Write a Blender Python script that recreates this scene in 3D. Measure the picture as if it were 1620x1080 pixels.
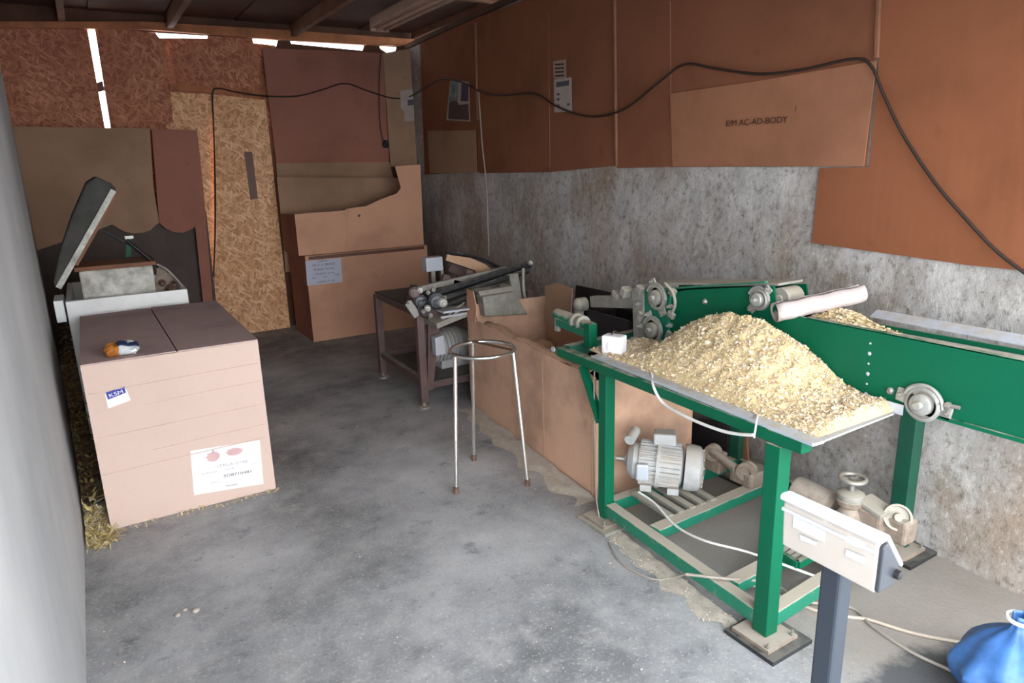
import bpy, bmesh, math, random
from mathutils import Vector, Matrix, Quaternion, noise
random.seed(7)
S = bpy.context.scene
for o in list(bpy.data.objects): bpy.data.objects.remove(o)
COL = S.collection
rad = math.radians

# ---------------------------------------------------------------- camera
FPX, CX, CY = 1100.0, 810.0, 540.0
YAW, PIT, ROL, EYE = rad(30.8), rad(14.64), rad(-1.57), 1.6
_f = Vector((math.sin(YAW)*math.cos(PIT), math.cos(YAW)*math.cos(PIT), -math.sin(PIT)))
_r0 = Vector((math.cos(YAW), -math.sin(YAW), 0)); _u0 = _r0.cross(_f)
_r = _r0*math.cos(ROL) + _u0*math.sin(ROL); _u = -_r0*math.sin(ROL) + _u0*math.cos(ROL)
EYEP = Vector((0, 0, EYE))
cd = bpy.data.cameras.new('camera'); cam = bpy.data.objects.new('camera', cd); COL.objects.link(cam)
cd.sensor_width = 36; cd.lens = FPX/1620*36; cd.clip_start = .02; cd.clip_end = 200
cam.matrix_world = Matrix(((_r.x, _u.x, -_f.x, 0), (_r.y, _u.y, -_f.y, 0), (_r.z, _u.z, -_f.z, EYE), (0, 0, 0, 1)))
S.camera = cam

# ---------------------------------------------------------------- light
w = bpy.data.worlds.new('world'); S.world = w; w.use_nodes = True
nt = w.node_tree; nt.nodes.clear()
wo = nt.nodes.new('ShaderNodeOutputWorld'); bg = nt.nodes.new('ShaderNodeBackground')
bg.inputs['Strength'].default_value = 2.4
# hazy sunny sky: bright white band at the horizon, paler blue overhead, the same all the way round
tc = nt.nodes.new('ShaderNodeTexCoord'); sx = nt.nodes.new('ShaderNodeSeparateXYZ'); rp = nt.nodes.new('ShaderNodeValToRGB')
nt.links.new(tc.outputs['Generated'], sx.inputs[0]); nt.links.new(sx.outputs[2], rp.inputs[0]); nt.links.new(rp.outputs[0], bg.inputs['Color'])
rp.color_ramp.elements[0].position = 0; rp.color_ramp.elements[0].color = (1.0, 1.0, 1.0, 1)
rp.color_ramp.elements[1].position = 1; rp.color_ramp.elements[1].color = (.62, .68, .76, 1)
nt.links.new(bg.outputs[0], wo.inputs[0])
S.view_settings.view_transform = 'Standard'; S.view_settings.look = 'None'
S.view_settings.gamma = 1; S.view_settings.use_curve_mapping = False
S.view_settings.exposure = 2.15

# ---------------------------------------------------------------- measuring helpers (photo point -> point on a real plane)
def ray(px, py): return _f + _r*((px-CX)/FPX) - _u*((py-CY)/FPX)
def at(px, py, x=None, y=None, z=None):
    d = ray(px, py)
    if x is not None: t = x/d.x
    elif y is not None: t = y/d.y
    else: t = (z-EYE)/d.z
    return EYEP + d*t
WA = Vector((2.75, 1.36, 0)); WB = Vector((3.12, 7.30, 0))
WD = (WB-WA).normalized(); WN = Vector((-WD.y, WD.x, 0)); UP = Vector((0, 0, 1))
if WN.x > 0: WN = -WN
def wall(px, py, off=.01):
    d = ray(px, py); t = ((WA+WN*off)-EYEP).dot(WN)/d.dot(WN)
    return EYEP + d*t
def wallpt(y, z, off=0): 
    t = (y-WA.y)/WD.y; p = WA+WD*t+WN*off; p.z = z; return p

# ---------------------------------------------------------------- materials
class NT:
    def __init__(s, name):
        s.m = bpy.data.materials.new(name); s.m.use_nodes = True; s.t = s.m.node_tree; s.t.nodes.clear()
        s.out = s.n('ShaderNodeOutputMaterial'); s.b = s.n('ShaderNodeBsdfPrincipled'); s.l(s.b.outputs[0], s.out.inputs[0])
        s.geo = s.n('ShaderNodeNewGeometry'); s.pos = s.geo.outputs['Position']
    def n(s, t, **k):
        x = s.t.nodes.new(t)
        for a, b in k.items(): setattr(x, a, b)
        return x
    def l(s, a, b): s.t.links.new(a, b)
    def mapped(s, scale, rot=(0, 0, 0)):
        m = s.n('ShaderNodeMapping'); s.l(s.pos, m.inputs[0])
        m.inputs['Scale'].default_value = scale if hasattr(scale, '__len__') else (scale,)*3
        m.inputs['Rotation'].default_value = rot; return m.outputs[0]
    def noise(s, scale, detail=4, rough=.6, vec=None, dist=0):
        x = s.n('ShaderNodeTexNoise'); s.l(vec if vec else s.mapped(1.0), x.inputs['Vector'])
        x.inputs['Scale'].default_value = scale; x.inputs['Detail'].default_value = detail
        x.inputs['Roughness'].default_value = rough; x.inputs['Distortion'].default_value = dist; return x.outputs['Fac']
    def ramp(s, fac, stops):
        x = s.n('ShaderNodeValToRGB'); s.l(fac, x.inputs[0]); e = x.color_ramp.elements
        e[0].position = stops[0][0]; e[0].color = c4(stops[0][1]); e[1].position = stops[-1][0]; e[1].color = c4(stops[-1][1])
        for p, c in stops[1:-1]: q = e.new(p); q.color = c4(c)
        return x.outputs[0]
    def mix(s, fac, a, b, mode='MIX'):
        x = s.n('ShaderNodeMix', data_type='RGBA', blend_type=mode)
        for v, i in ((fac, x.inputs[0]), (a, x.inputs[6]), (b, x.inputs[7])):
            if isinstance(v, (int, float)): i.default_value = v
            elif isinstance(v, tuple): i.default_value = c4(v)
            else: s.l(v, i)
        return x.outputs[2]
    def math(s, op, a, b=0, clamp=False):
        x = s.n('ShaderNodeMath', operation=op, use_clamp=clamp)
        for v, i in ((a, x.inputs[0]), (b, x.inputs[1])):
            if isinstance(v, (int, float)): i.default_value = v
            else: s.l(v, i)
        return x.outputs[0]
    def sep(s, v):
        x = s.n('ShaderNodeSeparateXYZ'); s.l(v, x.inputs[0]); return x.outputs
    def bump(s, h, strength=.3, dist=.01):
        x = s.n('ShaderNodeBump'); x.inputs['Strength'].default_value = strength; x.inputs['Distance'].default_value = dist
        s.l(h, x.inputs['Height']); s.l(x.outputs[0], s.b.inputs['Normal'])
    def base(s, c):
        if isinstance(c, tuple): s.b.inputs['Base Color'].default_value = c4(c)
        else: s.l(c, s.b.inputs['Base Color'])
    def set(s, rough=.6, metal=0, spec=.5):
        s.b.inputs['Roughness'].default_value = rough; s.b.inputs['Metallic'].default_value = metal
        s.b.inputs['Specular IOR Level'].default_value = spec; return s
def c4(c): return tuple(c)+(1.0,) if len(c) == 3 else tuple(c)
def mulc(c, k): return tuple(min(1, v*k) for v in c)

def M_simple(name, col, rough=.6, metal=0, var=.12, scale=9, bump=0, dust=0, dustcol=(.46, .41, .33), spec=.5):
    n = NT(name).set(rough, metal, spec)
    c = n.ramp(n.noise(scale, 5, .65), [(.3, mulc(col, 1-var)), (.7, mulc(col, 1+var))])
    if dust:
        nz = n.sep(n.geo.outputs['Normal'])[2]
        f = n.math('ADD', n.math('MULTIPLY', nz, .55), n.noise(16, 5, .7))
        f = n.math('MULTIPLY', n.math('SUBTRACT', f, .95-.5*dust), 3.2, True)
        c = n.mix(f, c, dustcol)
        r = n.mix(f, (rough,)*3, (.95,)*3); n.l(r, n.b.inputs['Roughness'])
    n.base(c)
    if bump: n.bump(n.noise(scale*6, 4, .7), bump, .004)
    return n.m
def M_card(name, col, axis='z', stain=.25, stripes=70, dark=None):
    """corrugated board: faint flutes, broad stains, fine fibre"""
    n = NT(name).set(.93, 0, .15)
    big = n.noise(1.7, 5, .6); fine = n.noise(60, 3, .6)
    c = n.ramp(big, [(.28, mulc(col, 1-stain)), (.5, col), (.75, mulc(col, 1+stain*.35))])
    c = n.mix(n.math('MULTIPLY', n.math('SUBTRACT', fine, .55), .8, True), c, mulc(col, .75))
    spot = n.noise(7, 2, .5)
    c = n.mix(n.math('MULTIPLY', n.math('SUBTRACT', spot, .68), 3, True), c, dark or mulc(col, .45))
    n.base(c)
    wv = n.n('ShaderNodeTexWave', wave_type='BANDS', bands_direction='X' if axis == 'z' else 'Z')
    v = n.mapped((1, 1, 1), (0, 0, rad(45) if axis == 'z' else 0)); n.l(v, wv.inputs[0])
    wv.inputs['Scale'].default_value = stripes/6.0; wv.inputs['Distortion'].default_value = .6
    h = n.math('ADD', n.math('MULTIPLY', wv.outputs['Fac'], .03), n.math('MULTIPLY', n.noise(2.2, 3, .5), 1.6))
    n.bump(h, .35, .02); return n.m
def M_osb(name, lo, mid, hi):
    n = NT(name).set(.75, 0, .25)
    d = n.noise(5, 2, .5); cols = []; hs = []
    for k, a in enumerate((20, 75, -40)):
        m0 = n.mapped((1, 1, 1), (0, rad(a), 0)); mp_ = n.n('ShaderNodeMapping'); n.l(m0, mp_.inputs[0]); mp_.inputs['Scale'].default_value = (19, 19, 74); m = mp_.outputs[0]; v = n.n('ShaderNodeVectorMath', operation='ADD')
        n.l(m, v.inputs[0]); cmb = n.n('ShaderNodeCombineXYZ'); n.l(d, cmb.inputs[2]); 
        mm = n.n('ShaderNodeVectorMath', operation='SCALE'); n.l(cmb.outputs[0], mm.inputs[0]); mm.inputs['Scale'].default_value = 9
        n.l(mm.outputs[0], v.inputs[1])
        vo = n.n('ShaderNodeTexVoronoi'); vo.inputs['Scale'].default_value = 1; n.l(v.outputs[0], vo.inputs['Vector'])
        s = n.sep(vo.outputs['Color']); hs.append(s[0])
    h = n.math('MAXIMUM', n.math('MAXIMUM', n.math('MULTIPLY', hs[0], .9), n.math('MULTIPLY', hs[1], .95)), hs[2])
    h2 = n.math('ADD', n.math('MULTIPLY', h, .8), n.math('MULTIPLY', n.noise(3, 4, .6), .35))
    n.base(n.ramp(h2, [(.55, lo), (.85, mid), (1.0, hi)])); n.bump(h, .4, .003); return n.m

CARD = (.42, .215, .125)
M = {}
M['card_wall'] = M_card('cardboard_wall', (.25, .10, .055))
M['card_wall2'] = M_card('cardboard_wall_lighter', (.28, .105, .052))
M['card_print'] = M_card('cardboard_printed', (.36, .165, .095))
M['card_red'] = M_card('cardboard_reddish', (.35, .155, .115))
M['card_grey'] = M_card('cardboard_greyish', (.38, .24, .16))
M['card_box'] = M_card('cardboard_box', (.62, .35, .235))
M['card_pink'] = M_card('cardboard_pinkish', (.62, .475, .41), axis='x', stain=.06, stripes=50, dark=(.5, .36, .3))
M['card_top'] = M_card('cardboard_dusty_top', (.52, .39, .365), stain=.25)
M['card_bin'] = M_card('cardboard_stained', (.64, .41, .29), stain=.5, dark=(.13, .075, .045))
M['card_edge'] = M_simple('cardboard_cut_edge', (.52, .33, .21), .95, var=.2, scale=90)
M['card_roll'] = M_simple('pale_grey_card', (.50, .44, .42), .85, var=.08, scale=14)
M['osb'] = M_osb('osb_light', (.55, .28, .14), (.86, .50, .28), (.97, .70, .44))
M['osb_red'] = M_osb('osb_reddish', (.34, .12, .07), (.50, .21, .12), (.66, .32, .20))
M['wood'] = M_simple('rough_timber', (.42, .16, .07), .8, var=.3, scale=6, bump=.3)
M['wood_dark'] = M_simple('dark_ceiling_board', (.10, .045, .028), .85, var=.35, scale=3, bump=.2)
M['wood_joist'] = M_simple('joist_timber', (.22, .10, .055), .8, var=.25, scale=5, bump=.2)
M['dark_board'] = M_simple('dark_grey_board', (.085, .065, .058), .85, var=.25, scale=3)
M['lid_grey'] = M_simple('dark_lid', (.05, .05, .046), .8, var=.3, scale=8)
M['tape'] = M_simple('brown_tape', (.13, .05, .035), .5)
M['green'] = M_simple('green_paint', (.0, .10, .048), .45, var=.10, scale=3, dust=.08, spec=.25)
M['green_dusty'] = M_simple('green_paint_dusty', (.008, .17, .10), .5, var=.15, scale=5, dust=.72)
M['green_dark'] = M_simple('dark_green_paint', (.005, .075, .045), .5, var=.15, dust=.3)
M['steel'] = M_simple('dull_steel', (.36, .35, .33), .45, .7, var=.2, dust=.5)
M['steel_dusty'] = M_simple('dusty_steel', (.30, .29, .26), .6, .3, var=.25, scale=20, dust=.8, dustcol=(.42, .39, .32))
M['steel_brown'] = M_simple('brown_painted_steel', (.13, .085, .08), .55, .2, var=.25, dust=.35, dustcol=(.34, .31, .26))
M['steel_dark'] = M_simple('dark_oily_steel', (.045, .048, .052), .4, .5, var=.3, scale=18, dust=.3, dustcol=(.2, .19, .17))
M['bearing'] = M_simple('bearing_cast', (.36, .36, .34), .5, .4, var=.25, scale=30, dust=.3)
M['galv'] = M_simple('galvanised_sheet', (.50, .54, .60), .45, .25, var=.08, scale=6, dust=.12)
M['belt'] = M_simple('grey_belt', (.30, .29, .29), .7, 0, var=.15, dust=.25)
M['chrome'] = M_simple('worn_chrome', (.78, .77, .75), .22, .95, var=.12, scale=25)
M['rust'] = M_simple('rusty_steel', (.17, .10, .075), .7, .4, var=.4, scale=30)
M['motor'] = M_simple('dusty_motor', (.42, .43, .43), .65, .1, var=.15, scale=25, dust=.6, dustcol=(.50, .46, .41))
M['gear'] = M_simple('dusty_brown_gearbox', (.24, .19, .15), .8, .1, var=.3, scale=25, dust=.6, dustcol=(.40, .35, .29))
M['black'] = M_simple('black_plastic', (.012, .011, .014), .5, var=.3)
M['blackwall'] = M_simple('black_crate', (.016, .013, .016), .6, var=.3)
M['white'] = M_simple('white_plastic', (.50, .52, .55), .35, var=.03)
M['white_enamel'] = M_simple('white_enamel', (.90, .93, .95), .3, var=.08, scale=5)
M['cream'] = M_simple('cream_plastic', (.44, .40, .36), .4, var=.05, scale=8, dust=.15, dustcol=(.8, .76, .7))
M['post'] = M_simple('blue_grey_paint', (.035, .045, .06), .4, .3, var=.06)
M['post_dark'] = M_simple('charcoal_plastic', (.035, .04, .05), .35, var=.15)
M['foam'] = M_simple('worn_white_block', (.52, .52, .47), .9, var=.45, scale=14, bump=.5)
M['paper'] = M_simple('white_paper', (.80, .80, .82), .8, var=.03)
M['paper_blue'] = M_simple('bluish_paper', (.50, .53, .64), .8, var=.05)
M['paper_old'] = M_simple('aged_paper', (.42, .36, .32), .85, var=.12)
M['paper_buff'] = M_simple('buff_paper', (.36, .27, .21), .85, var=.12)
M['ink'] = M_simple('dark_ink', (.08, .08, .10), .8)
M['ink_faint'] = M_simple('faint_ink', (.42, .42, .45), .8)
M['ink_blue'] = M_simple('blue_ink', (.03, .045, .32), .6)
M['ink_brown'] = M_simple('brown_print', (.06, .022, .012), .9)
M['ink_red'] = M_simple('pale_red_print', (.62, .40, .40), .8)
M['photo_a'] = M_simple('print_blue_grey', (.16, .24, .27), .35, var=.6, scale=14)
M['photo_b'] = M_simple('print_navy', (.03, .03, .08), .35, var=.8, scale=20)
M['photo_c'] = M_simple('print_dark', (.05, .04, .035), .35, var=.9, scale=30)
M['cable_black'] = M_simple('black_cable', (.035, .022, .018), .5)
M['cable_white'] = M_simple('white_cable', (.70, .69, .66), .45)
M['cable_grey'] = M_simple('grey_cable', (.33, .29, .25), .6)
M['cable_tan'] = M_simple('tan_cable', (.50, .42, .34), .6)
M['blue'] = M_simple('blue_plastic_film', (.05, .14, .36), .4, var=.35, scale=14)
M['amber'] = M_simple('amber_film', (.42, .15, .03), .25, var=.35, scale=40)
M['navy'] = M_simple('navy_print', (.02, .035, .09), .4)
M['silver'] = M_simple('silver_film', (.60, .64, .66), .35, .1, var=.2, scale=60)
M['hay'] = M_simple('dry_husk', (.62, .50, .22), .9, var=.3, scale=40)
M['dough'] = M_simple('pale_yellow_flakes', (.62, .49, .28), .9, var=.12, scale=22)
M['dough_lt'] = M_simple('cream_flakes', (.68, .59, .44), .9, var=.12, scale=30)
M['dough_old'] = M_simple('dull_crumbs', (.60, .48, .36), .9, var=.2, scale=30)
M['flour'] = M_simple('spilt_flour', (.50, .45, .38), .97, var=.18, scale=18, bump=.4)
M['lamp'] = M_simple('grimy_lamp_housing', (.50, .34, .26), .6, var=.15)
M['husk_brown'] = M_simple('brown_husk', (.30, .19, .09), .9, var=.4, scale=30)

def M_floor():
    n = NT('dusty_concrete_floor').set(.75, 0, .35)
    a = n.noise(1.0, 6, .62); b = n.noise(7, 6, .7); c = n.noise(75, 4, .75); d = n.noise(.55, 3, .5, vec=n.mapped((1, 1, 1), (0, 0, .6)))
    base = n.ramp(a, [(.36, (.18, .184, .188)), (.5, (.32, .325, .332)), (.64, (.52, .525, .53))])
    base = n.mix(n.math('MULTIPLY', n.math('SUBTRACT', b, .48), 3.2, True), base, (.44, .43, .42))
    base = n.mix(n.math('MULTIPLY', n.math('SUBTRACT', b, .43), -5, True), base, (.11, .112, .115))
    # scattered pale crumbs and dust
    sp = n.math('MULTIPLY', n.math('SUBTRACT', c, .56), 7, True)
    base = n.mix(n.math('MULTIPLY', sp, .7), base, (.66, .64, .61))
    base = n.mix(n.math('MULTIPLY', n.math('SUBTRACT', n.noise(60, 3, .7), .6), 5, True), base, (.09, .09, .095))
    # flour-coloured film under and behind the machine
    x, y, z = n.sep(n.pos)
    f = n.math('MULTIPLY', n.math('SUBTRACT', n.math('ADD', x, n.math('MULTIPLY', b, .4)), 1.86), 3.0, True)
    f = n.math('MULTIPLY', f, n.math('MULTIPLY', n.math('SUBTRACT', 3.4, y), 1.2, True))
    base = n.mix(n.math('MULTIPLY', f, .8), base, (.32, .28, .235))
    # soft dark ellipse with uneven edges beside the scale
    ex = n.math('DIVIDE', n.math('SUBTRACT', x, 1.95), .55); ey = n.math('DIVIDE', n.math('SUBTRACT', y, .80), .24)
    e2 = n.math('ADD', n.math('MULTIPLY', ex, ex), n.math('MULTIPLY', ey, ey))
    st = n.math('MULTIPLY', n.math('SUBTRACT', n.math('ADD', 1.0, n.math('MULTIPLY', n.math('SUBTRACT', b, .5), 1.2)), e2), 3, True)
    base = n.mix(n.math('MULTIPLY', st, .85), base, (.06, .066, .075))
    n.base(base); n.bump(n.math('ADD', n.math('MULTIPLY', c, .5), b), .5, .006); return n.m
M['floor'] = M_floor()
def M_wall():
    n = NT('rough_plaster').set(.95, 0, .15)
    a = n.noise(.9, 6, .62); b = n.noise(6, 6, .72, vec=n.mapped((1, 1, .75))); c = n.noise(30, 5, .75, vec=n.mapped((1, 1, .8)))
    base = n.ramp(a, [(.30, (.27, .24, .21)), (.48, (.40, .385, .37)), (.66, (.54, .54, .55))])
    base = n.mix(n.math('MULTIPLY', n.math('SUBTRACT', b, .47), 4, True), base, (.64, .63, .62))
    base = n.mix(n.math('MULTIPLY', n.math('SUBTRACT', n.noise(1.6, 4, .6, vec=n.mapped((1.3, 1.3, .7))), .44), 3.2, True), base, (.30, .215, .145))
    base = n.mix(n.math('MULTIPLY', n.math('SUBTRACT', c, .52), 5, True), base, (.15, .125, .10))
    base = n.mix(n.math('MULTIPLY', n.math('SUBTRACT', .44, c), 5, True), base, (.62, .61, .60))
    n.base(base); n.bump(n.math('ADD', n.math('MULTIPLY', c, .7), b), .8, .010); return n.m
M['plaster'] = M_wall()
def M_left():
    n = NT('smooth_cement').set(.8, 0, .3)
    a = n.noise(1.3, 5, .6, vec=n.mapped((1, 1, .6)))
    n.base(n.ramp(a, [(.3, (.33, .34, .35)), (.7, (.52, .52, .52))])); n.bump(n.noise(14, 4, .6), .3, .006); return n.m
M['cement'] = M_left()

# ---------------------------------------------------------------- mesh builder
WL = {}   # world origin of empties/objects
class MB:
    def __init__(s): s.v = []; s.f = []; s.sm = []; s.mi = []; s.cur = 0
    def add(s, vs, fs, sm=False):
        k = len(s.v); s.v += [Vector(v) for v in vs]
        for f in fs: s.f.append([i+k for i in f]); s.sm.append(sm); s.mi.append(s.cur)
        return s
    def box(s, c, d, rot=None):
        c = Vector(c); h = [x/2 for x in d]; vs = []
        for x in (-1, 1):
            for y in (-1, 1):
                for z in (-1, 1):
                    p = Vector((x*h[0], y*h[1], z*h[2])); vs.append(c+(rot @ p if rot else p))
        return s.add(vs, [(0, 1, 3, 2), (4, 6, 7, 5), (0, 4, 5, 1), (2, 3, 7, 6), (0, 2, 6, 4), (1, 5, 7, 3)])
    def bar(s, a, b, wd, ht, up=UP):
        a = Vector(a); b = Vector(b); d = (b-a).normalized(); up = Vector(up)
        if abs(d.dot(up)) > .98: up = Vector((0, 1, 0)) if abs(d.y) < .9 else Vector((1, 0, 0))
        sd = d.cross(up).normalized(); u = sd.cross(d)
        vs = [p+sd*(i*wd/2)+u*(j*ht/2) for p in (a, b) for i, j in ((-1, -1), (1, -1), (1, 1), (-1, 1))]
        return s.add(vs, [(3, 2, 1, 0), (4, 5, 6, 7), (0, 1, 5, 4), (1, 2, 6, 5), (2, 3, 7, 6), (3, 0, 4, 7)])
    def frame(s, d):
        d = Vector(d).normalized(); u = Vector((0, 0, 1)) if abs(d.z) < .9 else Vector((1, 0, 0))
        a = d.cross(u).normalized(); return d, a, d.cross(a)
    def lathe(s, c, axis, prof, seg=24, sm=True, caps=True):
        d, a, b = s.frame(axis); c = Vector(c); vs = []
        for r, t in prof:
            for k in range(seg):
                q = 2*math.pi*k/seg; vs.append(c+d*t+(a*math.cos(q)+b*math.sin(q))*r)
        fs = []
        for i in range(len(prof)-1):
            for k in range(seg): fs.append((i*seg+k, i*seg+(k+1) % seg, (i+1)*seg+(k+1) % seg, (i+1)*seg+k))
        s.add(vs, fs, sm); k0 = len(s.v)-len(vs)
        if caps:
            s.f.append([k0+k for k in range(seg)][::-1]); s.f.append([k0+(len(prof)-1)*seg+k for k in range(seg)]); s.sm += [False]*2; s.mi += [s.cur]*2
        return s
    def cyl(s, a, b, r, seg=20, r2=None):
        a = Vector(a); b = Vector(b); L = (b-a).length; return s.lathe(a, b-a, [(r, 0), (r if r2 is None else r2, L)], seg)
    def tube(s, pts, r, seg=8, closed=False, smooth=4):
        P = [Vector(p) for p in pts]
        if smooth > 1:
            Q = []; n = len(P)
            rng = range(n if closed else n-1)
            for i in rng:
                p0 = P[(i-1) % n] if closed or i > 0 else P[i]; p1 = P[i]; p2 = P[(i+1) % n]
                p3 = P[(i+2) % n] if closed or i+2 < n else P[(i+1) % n]
                for k in range(smooth):
                    t = k/smooth; Q.append(.5*((2*p1)+(p2-p0)*t+(2*p0-5*p1+4*p2-p3)*t*t+(3*p1-p0-3*p2+p3)*t**3))
            if not closed: Q.append(P[-1])
            P = Q
        n = len(P); vs = []; pa = None
        for i in range(n):
            if closed: d = P[(i+1) % n]-P[i-1]
            else: d = P[min(i+1, n-1)]-P[max(i-1, 0)]
            d = d.normalized() if d.length > 1e-9 else Vector((0, 0, 1))
            if pa is None: _, pa, _ = s.frame(d)
            pa = (pa-d*pa.dot(d)).normalized(); b = d.cross(pa)
            for k in range(seg):
                q = 2*math.pi*k/seg; vs.append(P[i]+(pa*math.cos(q)+b*math.sin(q))*r)
        fs = [(i % n*seg+k, i % n*seg+(k+1) % seg, (i+1) % n*seg+(k+1) % seg, (i+1) % n*seg+k) for i in range(n if closed else n-1) for k in range(seg)]
        s.add(vs, fs, True)
        if not closed:
            k0 = len(s.v)-len(vs); s.f.append([k0+k for k in range(seg)][::-1]); s.f.append([k0+(n-1)*seg+k for k in range(seg)]); s.sm += [False]*2; s.mi += [s.cur]*2
        return s
    def prism(s, poly, vec):
        poly = [Vector(p) for p in poly]; vec = Vector(vec); n = len(poly)
        nrm = Vector((0, 0, 0))
        for i in range(n): nrm += poly[i].cross(poly[(i+1) % n])
        if nrm.dot(vec) > 0: poly = poly[::-1]
        vs = poly+[p+vec for p in poly]
        fs = [tuple(range(n)), tuple(range(2*n-1, n-1, -1))]+[(i, n+i, n+(i+1) % n, (i+1) % n) for i in range(n)]
        return s.add(vs, fs)
    def grid(s, fn, nu, nv, sm=True, wrap=False):
        vs = [fn(i/nu, j/nv) for i in range(nu+1) for j in range(nv+1)]
        return s.add(vs, [(i*(nv+1)+j, i*(nv+1)+j+1, (i+1)*(nv+1)+j+1, (i+1)*(nv+1)+j) for i in range(nu) for j in range(nv)], sm)
    def build(s, name, mat, parent=None, bevel=0, solid=0, rec=True, origin=None):
        me = bpy.data.meshes.new(name)
        if origin is None:
            mn = Vector([min(v[i] for v in s.v) for i in range(3)]); mx = Vector([max(v[i] for v in s.v) for i in range(3)])
            origin = (mn+mx)/2; origin.z = mn.z
        origin = Vector(origin)
        me.from_pydata([v-origin for v in s.v], [], s.f); me.update()
        for p, q, i in zip(me.polygons, s.sm, s.mi): p.use_smooth = q; p.material_index = i
        if any(s.sm): me.set_sharp_from_angle(angle=rad(38))
        if rec:
            bm = bmesh.new(); bm.from_mesh(me); bmesh.ops.recalc_face_normals(bm, faces=bm.faces); bm.to_mesh(me); bm.free()
        for m_ in (mat if isinstance(mat, (list, tuple)) else [mat]): me.materials.append(M[m_] if isinstance(m_, str) else m_)
        o = bpy.data.objects.new(name, me); COL.objects.link(o); WL[o.name] = origin
        if parent is not None: o.parent = parent; o.location = origin-WL[parent.name]
        else: o.location = origin
        if solid: md = o.modifiers.new('solid', 'SOLIDIFY'); md.thickness = solid
        if bevel:
            md = o.modifiers.new('bevel', 'BEVEL'); md.width = bevel; md.segments = 2; md.limit_method = 'ANGLE'; md.angle_limit = rad(40)
        return o
def tag(o, label=None, cat=None, group=None, kind=None):
    for k, v in (('label', label), ('category', cat), ('group', group), ('kind', kind)):
        if v: o[k] = v
    return o
def empty(name, loc, label=None, cat=None, group=None, kind=None):
    o = bpy.data.objects.new(name, None); COL.objects.link(o); o.location = loc; o.empty_display_size = .1
    WL[o.name] = Vector(loc); return tag(o, label, cat, group, kind)
def text(name, s, org, xd, yd, size, mat, parent, depth=.0004, width=None):
    cu = bpy.data.curves.new(name, 'FONT'); cu.body = s; cu.size = size; cu.extrude = depth
    t = bpy.data.objects.new('tmp', cu); me = bpy.data.meshes.new_from_object(t); bpy.data.objects.remove(t)
    xd = Vector(xd).normalized(); yd = Vector(yd); yd = (yd-xd*yd.dot(xd)).normalized(); zd = xd.cross(yd)
    k = 1
    if width:
        mx = max(v.co.x for v in me.vertices); k = width/mx
    org = Vector(org); mb = MB()
    for v in me.vertices: mb.v.append(org+xd*v.co.x*k+yd*v.co.y+zd*v.co.z)
    for p in me.polygons: mb.f.append(list(p.vertices)); mb.sm.append(False); mb.mi.append(0)
    return mb.build(name, mat, parent, rec=False)
def offs(pts, v): v = Vector(v); return [p+v for p in pts]

# ================================================================ SETTING
YB = 7.15
def slab(name, poly, z0, z1, mat, kind='structure', parent=None):
    o = MB().prism([(x, y, z0) for x, y in poly], (0, 0, z1-z0)).build(name, mat, parent); 
    if kind and parent is None: o['kind'] = kind
    return o
slab('floor', [(-.9, .2), (3.2, .2), (3.6, 7.6), (-.9, 7.6)], -.12, 0, 'floor')
slab('ground', [(-14, -16), (16, -16), (16, .2), (-14, .2)], -.14, -.004, 'cement')
LW = [(-.232, .2), (-.232, 3.5), (-.275, 4.7), (-.34, 6.0), (-.42, YB+.05)]
slab('wall_left', LW+[(-.75, YB+.05), (-.75, .2)], 0, 2.9, 'cement')
a = wallpt(.2, 0); b = wallpt(YB+.1, 0)
slab('wall_right', [(a.x, a.y), (b.x, b.y), (b.x+.3, b.y), (a.x+.3, a.y)], 0, 2.76, 'plaster')
# unseen lintel over the open front, set low to darken upper walls and ceiling
o = MB().box((1.2, .13, 2.57), (4.4, .14, .70)).build('wall_front', 'cement'); o['kind'] = 'structure'

# back wall: separate boards with the daylight gaps between them
wb = empty('wall_back', (1.3, YB, 0), kind='structure')
def yb(pts, y, k=.018):
    P_ = [at(px, py, y=y) for px, py in pts]
    for p in P_: p.z = max(p.z, .001); p.x = max(p.x, -.43)
    return P_
def back_panel(name, pts, y, mat, th=.018):
    return MB().prism(yb(pts, y), (0, th, 0)).build(name, mat, wb)
back_panel('osb_panel', [(-90, 40), (138, 45), (166, 202), (166, 230), (-60, 600), (-90, 600)], YB, 'osb_red')
back_panel('osb_panel', [(150, 45), (216, 49), (246, 52), (252, 60), (262, 61), (274, 192), (262, 200), (300, 240), (300, 580), (175, 560), (175, 202)], YB, 'osb_red')
back_panel('osb_panel', [(258, 60), (328, 61), (330, 50), (398, 55), (401, 68), (436, 72), (436, 200), (262, 190)], YB+.03, 'osb_red')
back_panel('osb_panel', [(262, 145), (345, 150), (352, 560), (282, 560), (262, 200)], YB+.005, 'osb')
back_panel('osb_panel', [(338, 150), (420, 158), (464, 560), (344, 560)], YB-.03, 'osb')
back_panel('backing_board', [(412, 74), (437, 74), (441, 60), (458, 62), (461, 69), (574, 80), (578, 66), (598, 68), (602, 77), (613, 84), (626, 80), (630, 68), (690, 68), (690, 540), (412, 540)], YB+.03, 'wood_dark')
MB().bar(at(268, 137, y=YB-.012), at(420, 149, y=YB-.012), .03, .055).build('rail', 'wood', wb)
back_panel('bridging_strip', [(150, 132), (162, 128), (166, 143), (154, 146)], YB+.025, 'dark_board', .01)
MB().prism(yb([(386, 240), (399, 240), (408, 314), (396, 316)], YB-.034), (0, .003, 0)).build('tape_strip', 'tape', wb)
for x in (.16, .88, 1.75):
    pass
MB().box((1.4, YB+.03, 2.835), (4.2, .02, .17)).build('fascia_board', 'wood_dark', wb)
back_panel('backing_board', [(-90, 203), (300, 206), (300, 700), (-90, 700)], YB+.03, 'dark_board')
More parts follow.
